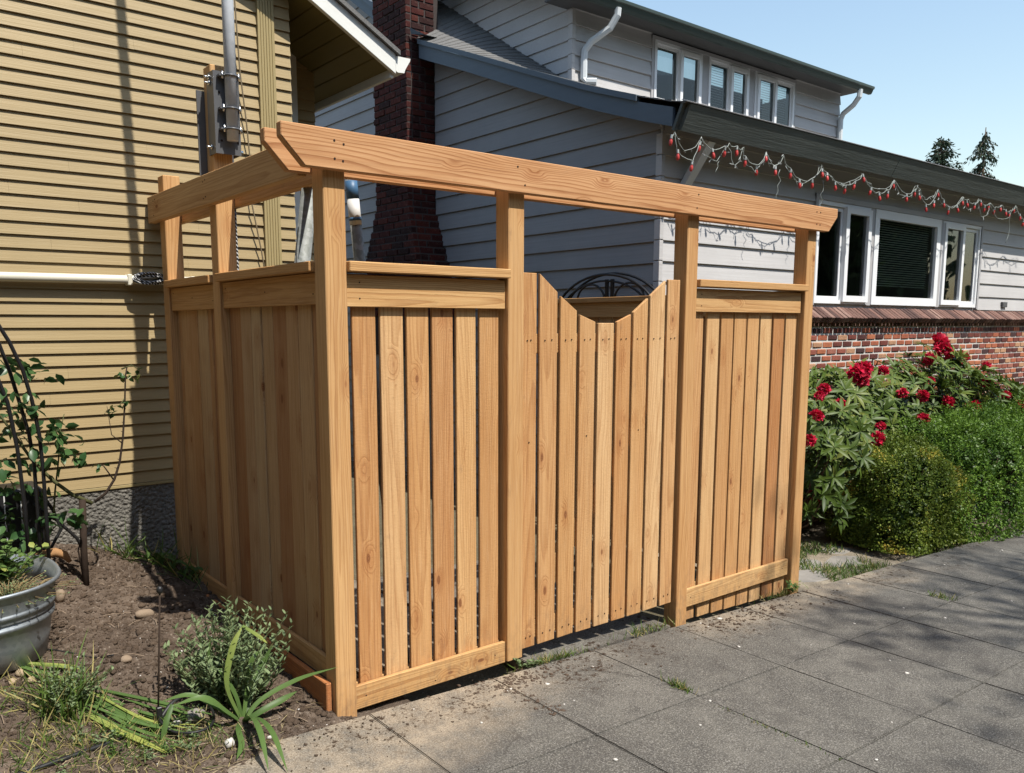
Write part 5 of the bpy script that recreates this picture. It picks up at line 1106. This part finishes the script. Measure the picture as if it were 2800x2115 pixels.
FL = [(7.485, 1.1, 1.352, 1.2), (7.358, 1.0, 1.255, 1.25), (7.74, 1.0, 1.176, 1.2), (7.62, 1.0, 1.19, 1), (5.6, .9, 1.134, 1.1), (5.50, .9, 1.11, 1.1), (5.583, .9, 1.054, 1), (5.952, .9, 1.115, .7), (4.812, .8, 1.004, .75), (4.549, .7, .818, .75), (6.349, .7, .667, .8), (7.061, .8, .774, .9), (7.652, .8, .669, 1.25), (5.327, .6, .581, .9), (4.856, .82, .124, 1.05), (5.049, .72, .024, 1.0), (8.909, .8, .615, 1.1), (5.576, .7, .662, .6), (6.537, .8, .862, .8), (4.301, .6, .657, .7), (8.176, .9, .915, .9), (7.068, 1.0, 1.186, .9), (4.578, .7, .973, .6), (6.129, .8, .912, .7), (8.402, 1.0, 1.067, .8), (4.98, .75, .89, .6), (8.6, .85, .75, .8), (6.9, .9, .98, .6)]
for k, (x, y, z, s_) in enumerate(FL):
    dv_ = unit(np.array([-1.43 - x, -2.82 - y, 1.53 - z])); x, y, z = np.array([x, y, z]) + dv_*.16; x, y, z = float(x), float(y), float(z); s_ *= 1.3
    rg = np.random.default_rng(k + 90); m_ = 60; d = unit(rg.normal(0, 1, (m_, 3)) + np.array([-.3, -.5, .45])); P = np.array([x, y, z]) + d*.022*s_; V, Q, ix = leaves(P, d + rg.normal(0, .5, (m_, 3)), rg.normal(0, 1, (m_, 3)), .042*s_, .036*s_, 'oval', .4, .5)
    leaf_obj('flower', V, Q, M['petal'], rh, rg.random(m_)[ix], (x, y, z)).location = Vector((x, y, z)) - wpos(rh)

# ================================================================== TREES
def conifer(name, x, y, z0, h, r, label, seed, droop=.25, dens=1., bare=0.):
    rg = np.random.default_rng(seed); t = empty(name, (x, y, z0), label, 'tree', 'distant conifers above the roof')
    tube('trunk', [(x, y, z0), (x + .1, y, z0 + h*.5), (x, y, z0 + h)], [.28, .16, .02], M['bark'], t, 8)
    Ps, As = [], []; br = []
    for i in range(int(95*dens)):
        f_ = rg.random()**.8; zb = z0 + h*(.30 + .70*f_); l = r*(1 - f_)**.75*rg.uniform(.45, 1.15) + .12; a = rg.uniform(0, 6.28); tip = np.array([x + math.cos(a)*l, y + math.sin(a)*l, zb - droop*l + rg.uniform(-.1, .15)]); b0 = np.array([x, y, zb]); br.append(tube_geo([b0, (b0 + tip)/2 + [0, 0, .06], tip], [.025, .015, .005], 4))
        for j in range(int(60*l/r) + 16):
            u = rg.uniform(.2, 1.); Ps.append(b0 + (tip - b0)*u + rg.normal(0, .06, 3)); As.append((tip - b0)/l*.6 + rg.normal(0, .55, 3) + np.array([0, 0, -.35 - droop]))
    Ps, As = np.array(Ps), np.array(As); V, Q, ix = leaves(Ps, As, rg.normal(0, 1, (len(Ps), 3)), rg.uniform(.10, .26, len(Ps)), .075, 'diamond', .2, 0)
    leaf_obj('crown', V, Q, M['conifer'], t, rg.random(len(Ps))[ix], (x, y, z0))['kind'] = 'stuff'; multi('branches', br, M['bark'], t)
conifer('conifer_tree', 41.2, 16.5, -1.7, 12.0, 3.6, 'dense dark conifer above the far eave, the left one', 31, .15, 2.3)
conifer('conifer_tree', 42.8, 15.2, -1.7, 12.6, 3.0, 'ragged weeping conifer above the far eave, the right one', 32, .75, 1.5)
conifer('conifer_tree', 41.4, 15.4, -1.7, 9.6, .9, 'small conifer tip between the two tall conifers', 33, .2, .5)
def broadleaf(name, x, y, z0, h, r, label, seed, clumps, per, leaf=.1, bottom=.35, cr=.45, group=None):
    rg = np.random.default_rng(seed); t = empty(name, (x, y, z0), label, 'tree', group)
    tube('trunk', [(x, y, z0 - .2), (x + .05, y, z0 + h*.25), (x - .05, y + .1, z0 + h*.55), (x, y, z0 + h*.85)], [.03*h, .024*h, .014*h, .004*h], M['bark'], t, 10)
    Cc = unit(rg.normal(0, 1, (clumps, 3)))*(rg.random((clumps, 1))**.45); Cc = np.array([x, y, z0 + h*(.5 + bottom*.5)]) + Cc*np.array([r, r, h*(.5 - bottom*.5)])
    st = [tube_geo([(x, y, z0 + h*bottom*.9 + .2*(c[2] - z0 - h*bottom)), (c + np.array([x, y, c[2]]))/2 + [0, 0, .1], c], [.006*h, .003*h, .001*h], 5) for c in Cc]
    multi('limbs', st, M['bark'], t)
    P = np.repeat(Cc, per, 0) + rg.normal(0, cr, (clumps*per, 3))*np.array([1, 1, .7]); n_ = len(P)
    V, Q, ix = leaves(P, rg.normal(0, 1, (n_, 3)), rg.normal(0, 1, (n_, 3)) + [0, 0, .8], leaf*rg.uniform(.6, 1.3, n_), leaf*.65, 'diamond', .1, .1)
    leaf_obj('crown', V, Q, M['tree'], t, rg.random(n_)[ix], (x, y, z0))['kind'] = 'stuff'
broadleaf('street_tree', 5.6, -8.4, -.3, 12.5, 2.6, 'thin crowned street tree behind the viewer shading the pavement', 51, 60, 75, .11, .55, .24)
for k, (x, y, h) in enumerate(((9, -13.5, 9), (15.5, -13.5, 10), (22, -14, 9.5), (30, -15, 11), (39, -16, 10), (2.5, -13.5, 9), (-4, -13, 9))):  # row inferred from window reflections; last two added to block low sky
    broadleaf('roadside_tree', x, y, -.6 - .03*x, h, 3.4, ['dense roadside tree across the street, nearest', 'dense roadside tree across the street, second', 'dense roadside tree across the street, third', 'dense roadside tree across the street, fourth', 'dense roadside tree across the street, farthest', 'dense roadside tree across the street, opposite the gate', 'dense roadside tree across the street, opposite the bed'][k], 60 + k, 70, 70, .8, .04, .8, 'trees across the street')

for k, (x, y, h) in enumerate(((-7.2, -3.2, 6.5), (-7.6, .2, 7.0), (-7.4, 3.6, 6.5), (-6.5, -7.0, 6.5))):  # unseen trees added to keep low sky light off the side fence
    broadleaf('garden_tree', x, y, .1, h, 2.1, ['dense garden tree left of the viewer, second from the street', 'dense garden tree left of the viewer, level with the bed', 'dense garden tree left of the mustard house', 'dense garden tree left of the viewer, nearest the street'][k], 80 + k, 60, 60, .42, .06, .55, 'garden trees left of the viewer')
